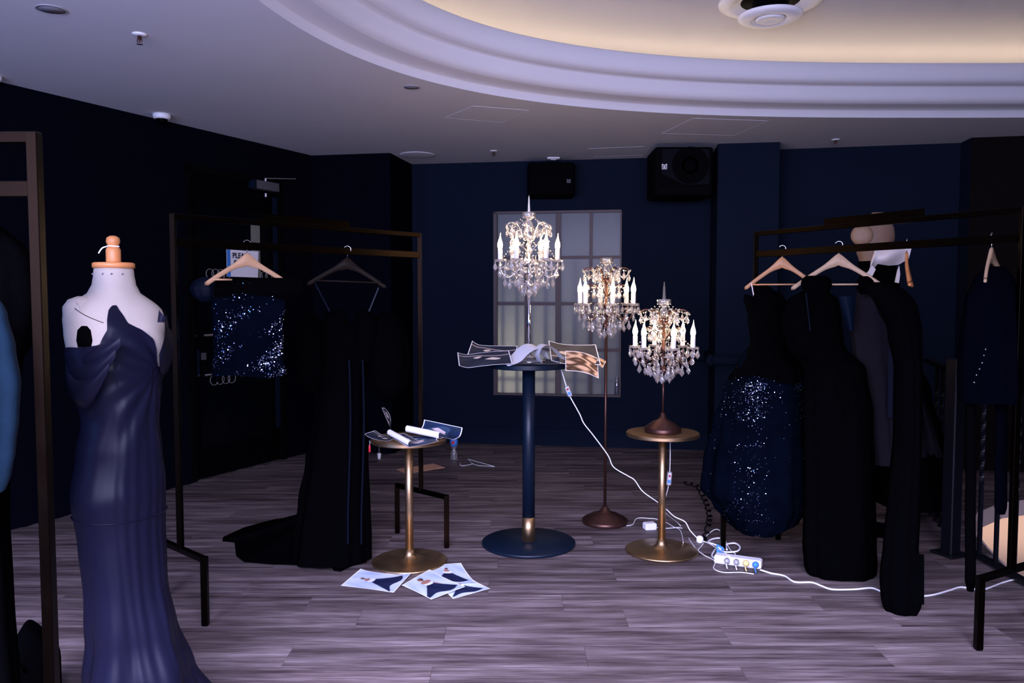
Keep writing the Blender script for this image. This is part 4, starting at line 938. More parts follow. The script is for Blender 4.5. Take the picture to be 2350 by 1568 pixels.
g = thing('evening_gown', 'draped navy satin gown with sculpted neckline on the cream dress form', 'gown', MC)
zk = [-180, -140, -110, -82, -70, -64, -56, -46, -38, -32, -28, -21, -17, -13, 0, 9, 14, 19, 25, 29, 34, 46, 70, 90, 140, 180]
zv = [1.30, 1.30, 1.33, 1.37, 1.425, 1.43, 1.40, 1.375, 1.33, 1.262, 1.248, 1.248, 1.275, 1.335, 1.370, 1.388, 1.420, 1.442, 1.442, 1.425, 1.37, 1.325, 1.318, 1.318, 1.30, 1.30]
NOT = Vector((0, 0, 1.235))
def gown_fn(u, v):
    d = -180 + 360 * u; th = radians(d); zt = interp(zk, zv, d); z = lerp(zt, .006, v)
    off = .006
    # ruching radiating from the bust notch
    du, dz = (d + 22) / 57.3 * .14, z - 1.235
    rr = math.hypot(du, dz); ph = atan2(dz, du)
    ruche = .0030 * sin(ph * 15 + 3 * rr) * exp(-((rr - .13) / .15) ** 2) * max(0, min(1, (120 - abs(d)) / 40))
    low = max(0, min(1, (.75 - z) / .75)) ** 1.3
    folds = low * (.020 * sin(5 * th + 6.0 * z) + .006 * sin(11 * th + 9 * z))
    right = max(0, cos(th + .15)) ** 2 * max(0, min(1, (1.2 - z) / .4)) * .0013 * sin(26 * th + 3 * z)
    hipb = .012 * exp(-((z - .84) / .05) ** 2) * max(0, cos(th - radians(60)))
    p = body_pt(th, z, off + ruche + folds + right + hipb)
    p += Vector((.075 * max(0, (.8 - z) / .8) ** 1.4, 0, 0)); return p
b = MB(); b.grid(gown_fn, 240, 130, wrap=True); b.build('gown_body', M_SATINN, g, True)
b = MB(); b.tube([body_pt(radians(q), .785 - .006 * cos(radians(q)), .0105) for q in range(-60, 130, 6)], .0022, 6); b.build('skirt_seam', M_SATINN, g, True)
# draped off-shoulder sleeves (swags)
def px25(x, y, Y): return onY(x, y, Y) - MC
for i, (o_, inn, sag, hgt_, d0) in enumerate((((164, 798), (276, 774), .02, .075, .0), ((163, 806), (272, 800), .055, .065, .012), ((162, 815), (262, 830), .085, .055, .020), ((164, 826), (248, 856), .075, .05, .012))):
    A_, B_ = px25(*o_, 2.46), px25(*inn, 2.335)
    def sw(a, c_, A_=A_, B_=B_, sag=sag, hgt_=hgt_, d0=d0):
        p = A_.lerp(B_, a); s_ = 4 * a * (1 - a)
        p.z -= sag * s_ * (.65 + .35 * c_) + hgt_ * c_ * (.35 + .65 * s_)
        out = (SV * .75 + Vector((0, -.6, 0))).normalized(); p += out * (d0 + .05 * s_ * (.55 + .45 * sin(pi * min(1, c_ * 1.1)))) 
        return p
    b = MB(); b.grid(sw, 30, 12); b.build('sleeve_swag', M_SATINN, g, True)
def sw2(a, c_):
    A_, B_ = px25(374, 716, 2.44), px25(394, 760, 2.55); p = A_.lerp(B_, a); p.z -= .13 * c_ + .03 * sin(pi * a) * c_; p += Vector((.012 * sin(pi * c_) - .015 * c_, -.02 * sin(pi * a), 0)); return p
b = MB(); b.grid(sw2, 10, 16); b.build('far_sleeve_drape', M_SATINN, g, True)
b = MB(); b.grid(lambda a, c_: px25(lerp(365, 381, a) - 4 * (1 - c_) , lerp(740, 710, c_) + 18 * a * c_, 2.42) + Vector((0, -.008 * sin(pi * a), 0)), 6, 8); b.build('neckline_point', M_SATINN, g, True)

# ================================================================== TABLES
BT = onz(1213, 1249, 0); BT.z = 0; BTZ = onY(1213, 839, BT.y - .235).z
t = thing('bar_table', 'tall dark navy round bar table in the middle of the room', 'table', BT)
b = MB(); b.lathe([(.262, 0), (.277, .004), (.277, .016), (.270, .021), (.0, .022)], 64); b.build('base', M_NAVYM, t, True)
b = MB(); b.lathe([(.0385, .021), (.0385, .165)], 32); b.build('brass_collar', M_GOLD, t, True)
b = MB(); b.lathe([(.0372, .16), (.0372, BTZ - .03)], 32); b.build('column', M_NAVYM, t, True)
b = MB(); b.lathe([(.05, BTZ - .032), (.236, BTZ - .031), (.2395, BTZ - .027), (.2395, BTZ - .004), (.236, BTZ), (0, BTZ)], 144); b.build('table_top', M_NAVYM, t)
GTZ = .695
def gold_table(px, py, label):
    p = onz(px, py, 0); t = thing('pedestal_table', label, 'table', (p.x, p.y, 0), group='brass pedestal tables')
    b = MB(); b.lathe([(.195, 0), (.207, .004), (.207, .012), (.200, .016), (.10, .020), (.06, .026), (.04, .036), (.028, .052), (.0235, .075)], 64); b.build('base', M_GOLD, t, True)
    b = MB(); b.lathe([(.0225, .073), (.0225, GTZ - .02)], 28); b.build('column', M_GOLD, t, True)
    b = MB(); b.lathe([(.05, GTZ - .024), (.202, GTZ - .022), (.207, GTZ - .018), (.207, GTZ - .004), (.204, GTZ), (0, GTZ)], 144); b.build('table_top', M_GOLD, t)
    return p
GL = gold_table(940, 1291, 'brass pedestal table at left holding curled prints'); GR = gold_table(1518, 1266, 'brass pedestal table at right under the short crystal lamp')

# ================================================================== CRYSTAL LAMPS
def crystal_mesh():
    b = MB(); prof = [(.0, .0), (.0022, .0), (.0035, -.007), (.0085, -.018), (.0125, -.029), (.0100, -.0345), (.0, -.046)]
    n = 8; vs = []
    for r, z in prof:
        for k in range(n):
            a = 2 * pi * k / n + (pi / n if z < -.02 else 0); vs.append((r * cos(a), r * sin(a) * .62, z))
    fs = [(j * n + k, j * n + (k + 1) % n, (j + 1) * n + (k + 1) % n, (j + 1) * n + k) for j in range(len(prof) - 1) for k in range(n)]
    b.add(vs, fs); b.ball((0, 0, .005), .0042, 6, 4); return b
PEND = {'a': crystal_mesh().mesh('crystal_pendant', M_CRYS), 'b': crystal_mesh().mesh('crystal_pendant', M_CRYSW)}
def chandelier_lamp(label, basep, dish_z, rot, arm_m, spike, S=1.0, bronze=True, foot=None, seed=0, pole_r=.008, pole_m=None, top_cap=True):
    t = thing('crystal_lamp', label, 'lamp', basep, 0, 'crystal candelabra lamps'); D = dish_z - basep.z; rnd = random.Random(seed)
    V = lambda r, a, z: Vector((S * r * cos(a), S * r * sin(a), D + S * z))
    foot(t)
    b = MB(); b.tube([(0, 0, foot.z0), (0, 0, D - S * .15)], pole_r, 14); b.build('pole', pole_m or arm_m, t, True)
    b = MB(); b.lathe([(pole_r, -.16), (.020, -.152), (.022, -.135), (.018, -.118), (.009, -.11), (.009, -.03), (.016, -.02), (.016, .0), (.008, .01), (.008, .12), (.018, .135), (.018, .15), (.008, .165), (.008, .235)], 16); b.v = [(x * S, y * S, D + z * S) for x, y, z in b.v]; b.build('stem', arm_m, t, True)
    b = MB(); b.lathe([(.012, .17), (.022, .185), (.026, .205), (.016, .225), (.014, .236), (.030, .245), (.038, .258), (.037, .276), (.034, .278), (.033, .262), (.012, .248)], 24, wob=(.06, 8, [0, 0, 0, 0, 0, .3, 1, 1.6, 1.6, 1, 0])); b.v = [(x * S, y * S, D + z * S) for x, y, z in b.v]; b.build('crown_cup', M_CRYS, t, True)
    if spike:
        b = MB(); b.lathe([(.0098, .25), (.0098, .275), (.0060, .34), (.0030, .372), (0, .380)], 6 if spike == 1 else 4); b.v = [(x * S, y * S, D + z * S) for x, y, z in b.v]; b.build('spire', M_CRYSW if spike == 1 else M_CRYS, t)
    pend = []; beads = MB()
    def bead(p, r): beads.ball(p, r * S, 6, 4)
    def chain(p, q, n, sag, r=.0042):
        for i in range(n + 1):
            f = i / n; v = p.lerp(q, f); v.z -= sag * S * 4 * f * (1 - f); bead(v, r)
    dish_b = MB(); dish_b.lathe([(.004, -.012), (.014, -.010), (.026, -.006), (.036, .004), (.0345, .006), (.024, -.002), (.004, -.004)], 20, wob=(.07, 7, [0, 0, .4, 1, 1, .4, 0])); dish_b.v = [(x * S, y * S, z * S) for x, y, z in dish_b.v]; dme = dish_b.mesh('drip_dish', M_CRYS, True)
    cb = MB(); cb.lathe([(.013, .0), (.0138, .002), (.0138, .063), (.012, .066), (0, .066)], 14); cb.v = [(x * S, y * S, z * S) for x, y, z in cb.v]; cme = cb.mesh('candle_sleeve', M_CANDLE, True)
    bb = MB(); bb.lathe([(.008, .064), (.0135, .076), (.0152, .088), (.0128, .104), (.0080, .118), (.0040, .132), (.0018, .146), (.0, .160)], 12); bb.v = [((x + .003 * max(0, z - .115) / .045) * S, y * S, z * S) for x, y, z in bb.v]; bme = bb.mesh('bulb', M_BULB, True)
    for k in range(6):
        a = rot + k * pi / 3; R = .168
        prof = [(.012, -.075), (.05, -.052), (.085, -.075), (.115, -.098), (.145, -.088), (.165, -.05), (.168, -.012)]
        b = MB(); b.tube(catmull([V(r, a, z) for r, z in prof], 5), .0042 * S, 8); b.build('arm', arm_m, t, True)
        c0 = V(R, a, 0)
        link('drip_dish', dme, t, c0); link('candle_sleeve', cme, t, c0); link('bulb', bme, t, c0)
        # upper scroll arms
        prof = [(.010, .120), (.035, .135), (.050, .175), (.075, .212), (.110, .218), (.132, .205), (.135, .190)]
        b = MB(); b.tube(catmull([V(r, a + .25, z) for r, z in prof], 5), .0042 * S, 8); b.build('scroll_arm', arm_m, t, True)
        prof = [(.016, .05), (.05, .085), (.09, .115), (.112, .108), (.118, .09)]
        b = MB(); b.tube(catmull([V(r, a + .5, z) for r, z in prof], 4), .0036 * S, 7); b.build('middle_arm', arm_m, t, True)
        # beads and rosettes
        for (r, z, ao, br) in ((.135, .197, .25, .0105), (.082, .214, .25, .0085), (.055, .18, .25, .007), (.116, .10, .5, .0105), (.07, .10, .5, .0085), (.12, -.095, 0, .0085), (.08, -.07, 0, .0085), (.165, -.03, 0, .008), (.05, -.05, 0, .0085), (.03, .128, .25, .007)):
            c1 = V(r, a + ao, z); bead(c1, br)
            for q in range(4): bead(c1 + Vector((rnd.uniform(-1, 1), rnd.uniform(-1, 1), rnd.uniform(-1, 1))).normalized() * br * S * 1.1, br * .55)
        a2 = a + pi / 3
        chain(V(.135, a + .25, .195), V(.135, a2 + .25, .195), 9, .035); chain(V(.036, a + .25, .25), V(.132, a + .25, .198), 6, .012)
        chain(V(.13, a + .25, .19), V(.116, a + .5, .10), 6, .0); chain(V(.116, a + .5, .10), V(.165, a2, .01), 6, .018)
        chain(V(.168, a, -.01), V(.168, a2, -.01), 10, .045); chain(V(.12, a, -.10), V(.05, a, -.135), 5, .01); chain(V(.12, a, -.10), V(.12, a2, -.10), 7, .03)
        chain(V(.02, a, .14), V(.05, a + .5, .085), 4, .01)
        # pendants
        for q in (-1.5, -.5, .5, 1.5, 3.1):
            p = c0 + Vector((cos(a + q), sin(a + q), 0)) * .033 * S; pend.append((p - Vector((0, 0, .012 * S)), 1.0 + .15 * rnd.random(), a + q))
        pend += [(V(.168, a, -.045), 1.25, a), (V(.140, a + .03, -.100), 1.25, a), (V(.110, a - .04, -.112), 1.25, a), (V(.168, a + pi / 6, -.062), 1.05, a)]
        pend += [(V(.135, a + .25, .182), 1.05, a), (V(.105, a + .30, .196), 1.15, a), (V(.070, a + .2, .180), 1.2, a), (V(.116, a + .5, .088), 1.35, a), (V(.075, a + .5, .085), 1.2, a)]
        pend += [(V(.085, a + .4, -.105), 1.15, a), (V(.055, a + .1, -.128), 1.3, a), (V(.040, a + .6, -.150), 1.35, a), (V(.055, a + .55, -.06), 1.1, a), (V(.04, a, .02), 1.1, a)]
    for i, (p, s_, a) in enumerate(pend):
        o = link('crystal_pendant', PEND['a' if i % 3 else 'b'], t, p); o.scale = (s_ * S,) * 3; o.rotation_euler = (rnd.uniform(-.08, .08), rnd.uniform(-.08, .08), a + rnd.uniform(-1.2, 1.2))
    o = beads.build('bead_strings', M_CRYSW, t, True); o['kind'] = 'stuff'
    return t
def bronze_foot(R):
    def f(t):
        b = MB(); b.lathe([(R * .98, 0), (R, .004), (R, .024), (R * .95, .028), (R * .93, .032), (R * .80, .040), (R * .78, .044), (R * .62, .054), (R * .60, .058), (R * .30, .072), (R * .20, .085), (R * .13, .105), (.009, .112)], 48); b.build('foot', M_BRONZE, t, True)
    f.z0 = .10; return f
def chrome_foot(t):
    b = MB(); b.lathe([(.10, 0), (.10, .010), (.06, .02), (.025, .03), (.012, .05)], 40); b.build('foot', M_CHROME, t, True)
chrome_foot.z0 = .04
B1 = Vector((BT.x, BT.y, BTZ + .0005)); zD1 = onY(1213, 598, BT.y).z
chandelier_lamp('tallest crystal candelabra lamp on chrome pole standing on the bar table', B1, zD1, radians(4), M_CHROME, 1, 1.0, foot=chrome_foot, seed=1, pole_r=.0105, pole_m=M_CHROME)
B2 = onz(1388, 1200, 0); B2.z = 0; zD2 = onY(1388, 698, B2.y).z
chandelier_lamp('crystal candelabra floor lamp on a slim bronze pole', B2, zD2, radians(36), M_BRONZE, 0, 1.06, foot=bronze_foot(.147), seed=2, pole_r=.0095)
B3 = Vector((GR.x, GR.y, GTZ + .0005)); zD3 = onY(1515, 797, GR.y).z
chandelier_lamp('short crystal candelabra lamp with glass spire on the brass table', B3, zD3, radians(38), M_BRONZE, 2, .98, foot=bronze_foot(.104), seed=3, pole_r=.0065)

# ================================================================== PRINTS
def paint(kind, u, v):
    """ink colour of a print at u (along the sitter), v (across), both 0..1"""
    if kind != 'none' and (u < .02 or u > .98 or v < .025 or v > .975): return (.86, .86, .87)
    n = .5 + .5 * sin(9 * u + 4 * sin(5 * v)) * cos(7 * v)
    if kind.startswith('sit'):
        k = int(kind[3]); fl = lambda a, e: max(0, min(1, a / e))
        bg = (.40 + .20 * n, .50 + .18 * n, .68 + .12 * n); c = v - .5
        o2 = k == 2; hu, hc = (.17, -.04) if o2 else (.235, .01)
        rh = .052 if o2 else .032
        hd = ((u - hu) / rh) ** 2 + ((c - hc) / (rh * 1.25)) ** 2
        hair = ((u - hu + .014) / (rh * 1.25)) ** 2 + ((c - hc - .012) / (rh * 1.5)) ** 2
        if hd < 1 and c < hc + .018: return (.30, .13, .09)
        if hair < 1: return (.030, .018, .016)
        nk = abs(c - lerp(hc, 0, max(0, min(1, (u - hu) / .1)))) < (.03 if o2 else .02) and hu < u < hu + .12
        ch = ((u - (.31 if o2 else .32)) / (.07 if o2 else .045)) ** 2 + (c / (.15 if o2 else .085)) ** 2
        if ch < 1 or nk: return (.36, .17, .12)
        w = ((u - .40) / .06) ** 2 + (c / .13) ** 2
        if w < 1: return (.74, .77, .84)
        s0 = .42
        if u > s0 and u < .88 + .05 * sin(c * 9):
            hw_ = .12 + (u - s0) * (.95 if k != 2 else 1.15)
            if abs(c + .04 * (u - s0)) < hw_ * .78: return (.008 + .008 * n, .012 + .01 * n, .040 + .025 * n)
        if k == 2 and abs(c - .12 - (u - .4) * .5) < .025 and .4 < u < .62: return (.36, .17, .12)
        return bg
    if kind == 'dark':
        e = ((u - .45) / .25) ** 2 + ((v - .45 - .1 * sin(7 * u)) / .10) ** 2
        if e < 1 and n > .35: return (.70, .58, .46)
        if abs(v - .25 - .08 * sin(6 * u)) < .03: return (.34, .28, .26)
        return (.012 + .02 * n, .016 + .02 * n, .030 + .02 * n)
    if kind == 'sepia':
        q = (.5 + .5 * sin(5 * u + 9 * v + 2.5 * sin(7 * u + 3 * v) + 1.5 * sin(19 * v))) ** 1.6; return (.07 + .60 * q, .035 + .40 * q, .02 + .25 * q)
    if kind == 'teal':
        e = ((u - .55) / .28) ** 2 + ((v - .5 - .1 * sin(8 * u)) / .22) ** 2
        if e < 1 and sin(15 * u + 9 * v) > .1: return (.62, .50, .50)
        if e < 1.6: return (.03, .06, .11)
        return (.010, .022, .040 + .03 * n)
    return (.8, .8, .82)
def sheet(label, fn, kind, nu=90, nv=68, flip=False):
    """fn(u,v) -> world point; front carries the print, back is bare paper"""
    P = [[Vector(fn(i / (nu - 1), j / (nv - 1))) for i in range(nu)] for j in range(nv)]
    org = sum((P[j][i] for j in (0, nv - 1) for i in (0, nu - 1)), Vector()) / 4; org.z = min(p.z for r in P for p in r)
    b = MB(); vs = []; bk = []; cols = []
    for j in range(nv):
        for i in range(nu):
            p = P[j][i]; a = P[j][min(nu - 1, i + 1)] - P[j][max(0, i - 1)]; c = P[min(nv - 1, j + 1)][i] - P[max(0, j - 1)][i]
            n = a.cross(c)
            if n.length > 1e-12: n.normalize()
            if flip: n = -n
            vs.append(p - org); bk.append(p - org - n * .0005); cols.append(paint(kind, i / (nu - 1), j / (nv - 1)))
    fs = []
    for j in range(nv - 1):
        for i in range(nu - 1):
            f = (j * nu + i, j * nu + i + 1, (j + 1) * nu + i + 1, (j + 1) * nu + i); fs.append(tuple(reversed(f)) if flip else f)
    b.add(vs, fs, 0); b.add(bk, [tuple(reversed(f)) for f in fs], 1)
    me = b.mesh('photo_print', [M_PRINT, M_PAPER], True)
    at = me.color_attributes.new('ink', 'FLOAT_COLOR', 'POINT'); data = []
    for c in cols + [(.8, .8, .82)] * len(cols): data += [c[0], c[1], c[2], 1.0]
    at.data.foreach_set('color', data)
    o = link('photo_print', me, None, org); return tag(o, label, 'print', 'loose photo prints')
def quad_floor(c, lift, curl=0.0):
    q = [onz(x, y, 0) for x, y in c]
    def fn(u, v):
        p = (q[0].lerp(q[1], v)).lerp(q[3].lerp(q[2], v), u); p.z = lift + curl * (abs(u - .5) * 2) ** 3 * v + .002 * sin(3 * u + 2 * v) ** 2; return p
    return fn
# on the floor (corner order: start-near, start-far, end-far, end-near)
sheet('print of a woman in a wide dark skirt, leftmost on the floor', quad_floor([(782, 1345), (828, 1312), (944, 1322), (903, 1361)], .0015, .012), 'sit1')
sheet('print mostly hidden under the others on the floor', quad_floor([(1000, 1340), (1075, 1326), (1125, 1354), (1040, 1375)], .0012, .003), 'sit3')
sheet('print of a standing woman nearest the brass table foot on the floor', quad_floor([(973, 1301), (1058, 1298), (1090, 1342), (1000, 1346)], .0056, .006), 'sit1')
sheet('print of a bare-shouldered woman lying frontmost on the floor', quad_floor([(922, 1348), (986, 1314), (1068, 1354), (990, 1381)], .0104, .004), 'sit2')
def bent(org, yaw, W, L, prof, roll=0.0):
    """strip bent along its length: prof is a polyline of (along, height); width W across"""
    cu = catmull([(a, 0, h) for a, h in prof], 8); cum = [0]
    for i in range(1, len(cu)): cum.append(cum[-1] + (cu[i] - cu[i - 1]).length)
    X, Yv_ = Vector((cos(yaw), sin(yaw), 0)), Vector((-sin(yaw), cos(yaw), 0)); o = Vector(org)
    def fn(u, v):
        s = u * cum[-1]; a = interp(cum, [p.x for p in cu], s); h = interp(cum, [p.z for p in cu], s)
        return o + X * a + Yv_ * ((v - .5) * W) + Vector((0, 0, h + roll * (v - .5)))
    return fn
TZ = BTZ + .0015
def bt(px, Y): return Vector(((px - 1175) / FPX * Y * 1.0, Y, TZ))
# on the bar table
sheet('dark print drooping off the left front of the bar table', bent(bt(1160, 4.50), pi + .12, .17, .3, [(-.03, .040), (.08, .034), (.16, .026), (.22, .020), (.268, .032)], -.062), 'dark')
sheet('dark print curling up at the left rear of the bar table', bent(bt(1165, 4.66), pi - .1, .20, .3, [(-.05, .050), (.06, .050), (.14, .052), (.19, .058), (.225, .080)], -.075), 'dark')
sheet('print with raised white border lying under the lamp foot', bent(bt(1160, 4.475), 0.0, .12, .3, [(0, .006), (.12, .007), (.24, .007), (.31, .010)]), 'dark')
sheet('rolled print showing its white back, left of the chrome pole', bent(bt(1163, 4.50), .30, .19, .3, [(-.02, .006), (.05, .030), (.10, .075), (.15, .098), (.20, .085), (.222, .04)], .02), 'none', flip=False)
sheet('rolled print showing its white back, right of the chrome pole', bent(bt(1222, 4.47), .18, .14, .3, [(.045, .012), (.025, .055), (.04, .098), (.075, .112), (.115, .092), (.150, .058), (.172, .030)]), 'none')
sheet('dark print curling upward on the right of the bar table', bent(bt(1270, 4.62), .02, .24, .3, [(-.02, .070), (.05, .052), (.12, .045), (.19, .044), (.262, .046)], .10), 'dark')
sheet('sepia print drooping off the right edge of the bar table', bent(bt(1310, 4.50), -.06, .17, .3, [(-.03, .020), (.04, .016), (.10, .002), (.155, -.022)], .10), 'sepia')
sheet('small sepia print poking out behind at the right edge of the bar table', bent(bt(1330, 4.70), -.3, .10, .2, [(-.02, .012), (.05, .012), (.11, .004), (.15, -.016)], .03), 'sepia')
# on the left brass table
TZ = GTZ + .0015
def gt(px, py, Y=None):
    p = onz(px, py, GTZ + .0015); return p
p0 = gt(945, 1018)
sheet('teal print lying flat on the left brass table', quad_floor([(0, 0)] * 4, 0) if False else (lambda u, v: (lambda p: Vector((p.x, p.y, GTZ + .004 + .02 * max(0, v - .6) * u)))(gt(895, 1004).lerp(gt(1000, 1001), v).lerp(gt(938, 1028).lerp(gt(1005, 1017), v), u))), 'teal')
sheet('print with one edge rolled over, left on the brass table', bent(gt(905, 1012) + Vector((0, 0, .012)), radians(58), .23, .2, [(-.05, .0), (.02, .0), (.035, .012), (.025, .03), (.002, .032)], .0), 'none') if False else None
def rolled(c, axis_yaw, L, r, a0, a1, flat, kind, label, tilt=0.0):
    """print lying flat with a rolled-over edge; the roll's axis runs along axis_yaw"""
    A = Vector((cos(axis_yaw), sin(axis_yaw), 0)); B = Vector((-sin(axis_yaw), cos(axis_yaw), 0)); c = Vector(c)
    arc = r * (a1 - a0); tot = flat + arc
    def fn(u, v):
        s = u * tot; p = c + A * ((v - .5) * L)
        if s < flat: p = p + B * (flat - s) * -1 + Vector((0, 0, 0))
        else:
            th = (s - flat) / r; p = p + B * (r * sin(th)) + Vector((0, 0, r * (1 - cos(th))))
        p.z += tilt * (v - .5); return p
    return sheet(label, fn, kind, flip=True)
rolled(gt(918, 1016) + Vector((0, 0, .010)), radians(128), .22, .015, 0, pi * 1.1, .09, 'dark', 'print with a rolled white edge, left on the brass table', .030)
rolled(gt(972, 1006) + Vector((0, 0, .016)), radians(155), .21, .018, 0, pi * 1.15, .11, 'dark', 'print with a rolled white edge across the brass table', .022)
rolled(gt(1008, 1003) + Vector((0, 0, .020)), radians(-17), .23, .060, 0, pi * .42, .07, 'teal', 'dark print overhanging the right of the left brass table', -.035)
sheet('dark print corner jutting out left of the brass table top', bent(gt(880, 1008) + Vector((0, 0, .003)), radians(160), .12, .2, [(-.06, 0), (0, .002), (.05, .012), (.085, .03)]), 'dark')
sheet('narrow print standing upright behind the left brass table', (lambda u, v: onY(lerp(lerp(876, 900, u), lerp(890, 897, u), 0) + 14 * v * (1 - u * .6) * sin(pi * min(1, u + .15)), lerp(936, 992, u), 4.62 + .05 * v)), 'dark', 20, 10)

# ================================================================== SMALL THINGS ON THE FLOOR
def cord(label, pts, r, m, cat='cable', k=8, name='extension_lead', parent=None, n=8):
    P = catmull(pts, k); o = P[0].copy(); b = MB(); b.tube([p - o for p in P], r, n)
    if parent is not None:
        b2 = MB(); b2.tube([p - parent.location for p in P], r, n); return b2.build(name, m, parent, True)
    t = b.build(name, m, None, True, o); return tag(t, label, cat)
def F_(x, y, z=.004): return onz(x, y, z)
# power strip
a, c_ = F_(1645, 1290), F_(1746, 1304); mid = (a + c_) / 2; yaw = atan2(c_.y - a.y, c_.x - a.x)
t = thing('power_strip', 'white four-socket power strip lying on the floor', 'power strip', (mid.x, mid.y + .01, 0), yaw)
b = MB(); b.box((0, 0, .024), (.25, .062, .046), bev=.006); b.build('housing', M_WHITE, t)
for i in range(4):
    b = MB(); b.lathe([(.020, 0), (.020, .0015), (.017, .001), (.016, -.004), (0, -.004)], 24); R_ = Matrix.Rotation(radians(72), 4, 'X'); b.v = [tuple(R_ @ Vector(v) + Vector((-.055 + i * .05, -.0335, .026))) for v in b.v]; b.build('socket', M_WHITE, t, True)
for i, m_ in enumerate((M_CLEARP, M_CLEARP, M_YEL, M_BLUEL)):
    p = thing('plug', ['clear plastic plug in the first socket of the strip', 'clear plastic plug in the second socket of the strip', 'yellowish plug in the third socket of the strip', 'blue plug in the last socket of the strip'][i], 'plug', (mid.x, mid.y, 0), yaw, 'plugs in the power strip')
    b = MB(); R_ = Matrix.Rotation(radians(72), 4, 'X'); b.lathe([(.017, .002), (.0175, .012), (.014, .026), (.006, .032), (0, .033)], 18); b.v = [tuple(R_ @ Vector(v) + Vector((-.055 + i * .05, -.03, .028))) for v in b.v]; b.build('plug_body', m_, p, True)
    b = MB(); b.tube(catmull([(-.055 + i * .05, -.062, .020), (-.055 + i * .05 + .004, -.075, .012), (-.045 + i * .05, -.085, .004)], 4), .0035, 6); b.build('plug_tail', m_ if i >= 2 else M_WHITE, p, True)
# thick coiled extension lead of the strip, running off to the right
cord('thick white extension lead looped beside the power strip', [F_(1650, 1285, .02), F_(1634, 1276), F_(1645, 1258), F_(1660, 1252), F_(1668, 1262), F_(1640, 1250, .012), F_(1626, 1245, .012), F_(1634, 1238, .012), F_(1655, 1236, .012), F_(1668, 1250, .012), F_(1660, 1266, .016), F_(1690, 1266, .016), F_(1698, 1256, .016), F_(1685, 1247, .016), F_(1655, 1252, .018)], .0052, M_WHITE, k=8)
cord('white cable trailing over the floor from the strip to the right edge', [F_(1744, 1308, .012), F_(1770, 1316), F_(1800, 1322), F_(1824, 1336), F_(1862, 1337), F_(1885, 1345), F_(1910, 1353), F_(1960, 1353), F_(2000, 1350), F_(2024, 1358), F_(2060, 1366), F_(2100, 1369), F_(2140, 1366), F_(2180, 1355), F_(2205, 1348), F_(2240, 1353), F_(2262, 1352), F_(2300, 1338), F_(2330, 1330), F_(2350, 1328), F_(2380, 1326)], .0046, M_WHITE, k=6)
# blue tag on the lead
t0 = F_(1652, 1262, .03); t = thing('cable_tag', 'bright blue safety tag wrapped on the white lead', 'tag', t0, radians(-20))
b = MB(); b.grid(lambda a, c_: Vector((lerp(-.018, .02, a), -.01 + .012 * a + .004 * sin(pi * c_), lerp(-.026, .035, c_) - .02 * a)), 5, 7); n0 = len(b.v); b.add([Vector(v) + Vector((0, .0012, 0)) for v in b.v], [tuple(reversed(f)) for f in b.f]); b.build('tag_flag', M_BLUEL, t, True)
b = MB(); b.box((-.0, -.012, .012), (.02, .0012, .006), Matrix.Rotation(radians(28), 3, 'Y')); b.build('tag_text_line', M_PAPER, t)
# lamp 1 cord with in-line switch
def Yp(x, y, Y): return onY(x, y, Y)
c1p = [Yp(1287, 846, 4.62), Yp(1294, 868, 4.62), Yp(1300, 888, 4.62), Yp(1308, 910, 4.62), Yp(1330, 950, 4.63), Yp(1340, 972, 4.63), Yp(1362, 1000, 4.64), Yp(1395, 1045, 4.65), Yp(1408, 1072, 4.66), Yp(1440, 1092, 4.67), Yp(1456, 1102, 4.67), Yp(1475, 1128, 4.68), Yp(1508, 1152, 4.69), Yp(1530, 1170, 4.69), Yp(1548, 1186, 4.69), Yp(1572, 1198, 4.68), Yp(1584, 1218, 4.68), F_(1604, 1238, .02), F_(1626, 1247, .02), F_(1648, 1260, .03), F_(1672, 1275, .05), F_(1690, 1290, .03)]
lc = thing('lamp_cord', 'white lamp cord sagging from the bar table to the power strip', 'cable', c1p[0]); cord('', c1p, .0033, M_WHITE, name='cable', parent=lc)
def inline_switch(par, P, Q, name='inline_switch'):
    P, Q = Vector(P) - par.location, Vector(Q) - par.location; b = MB(); b.bar(P, Q, .020, .030, bev=.005); s_ = b.build(name, M_CLEARP, par)
    b = MB(); b.bar(P.lerp(Q, .08), P.lerp(Q, .92), .016, .024, bev=.003); b.build('switch_core', M_WHITE, s_)
    b = MB(); b.ball(P.lerp(Q, .3) + Vector((0, -.012, 0)), .0065, 10, 6); b.build('switch_button', M_RED, s_, True)
    b = MB(); m_ = P.lerp(Q, .68) + Vector((0, -.011, 0)); b.box(m_, (.016, .004, .018)); b.build('switch_label', M_BLUEL, s_)
inline_switch(lc, c1p[2] + Vector((-.002, 0, .006)), c1p[3] + Vector((.003, 0, -.002)))
# lamp 3 cord with in-line switch
c3p = [Yp(1538, 1008, 4.62), Yp(1538, 1050, 4.62), Yp(1537, 1082, 4.62), Yp(1534, 1115, 4.62), Yp(1528, 1140, 4.64), Yp(1524, 1160, 4.66), Yp(1530, 1180, 4.7), F_(1560, 1205, .004), F_(1590, 1250, .004), F_(1612, 1272, .004), F_(1640, 1288, .004), F_(1638, 1305, .004), F_(1660, 1314, .004), F_(1700, 1314, .004), F_(1730, 1318, .004)]
lc3 = thing('lamp_cord', 'white lamp cord hanging beside the right brass pedestal', 'cable', c3p[0]); cord('', c3p, .0026, M_WHITE, name='cable', parent=lc3)
inline_switch(lc3, c3p[2] + Vector((0, 0, 0)), c3p[3] + Vector((0, 0, .0)))
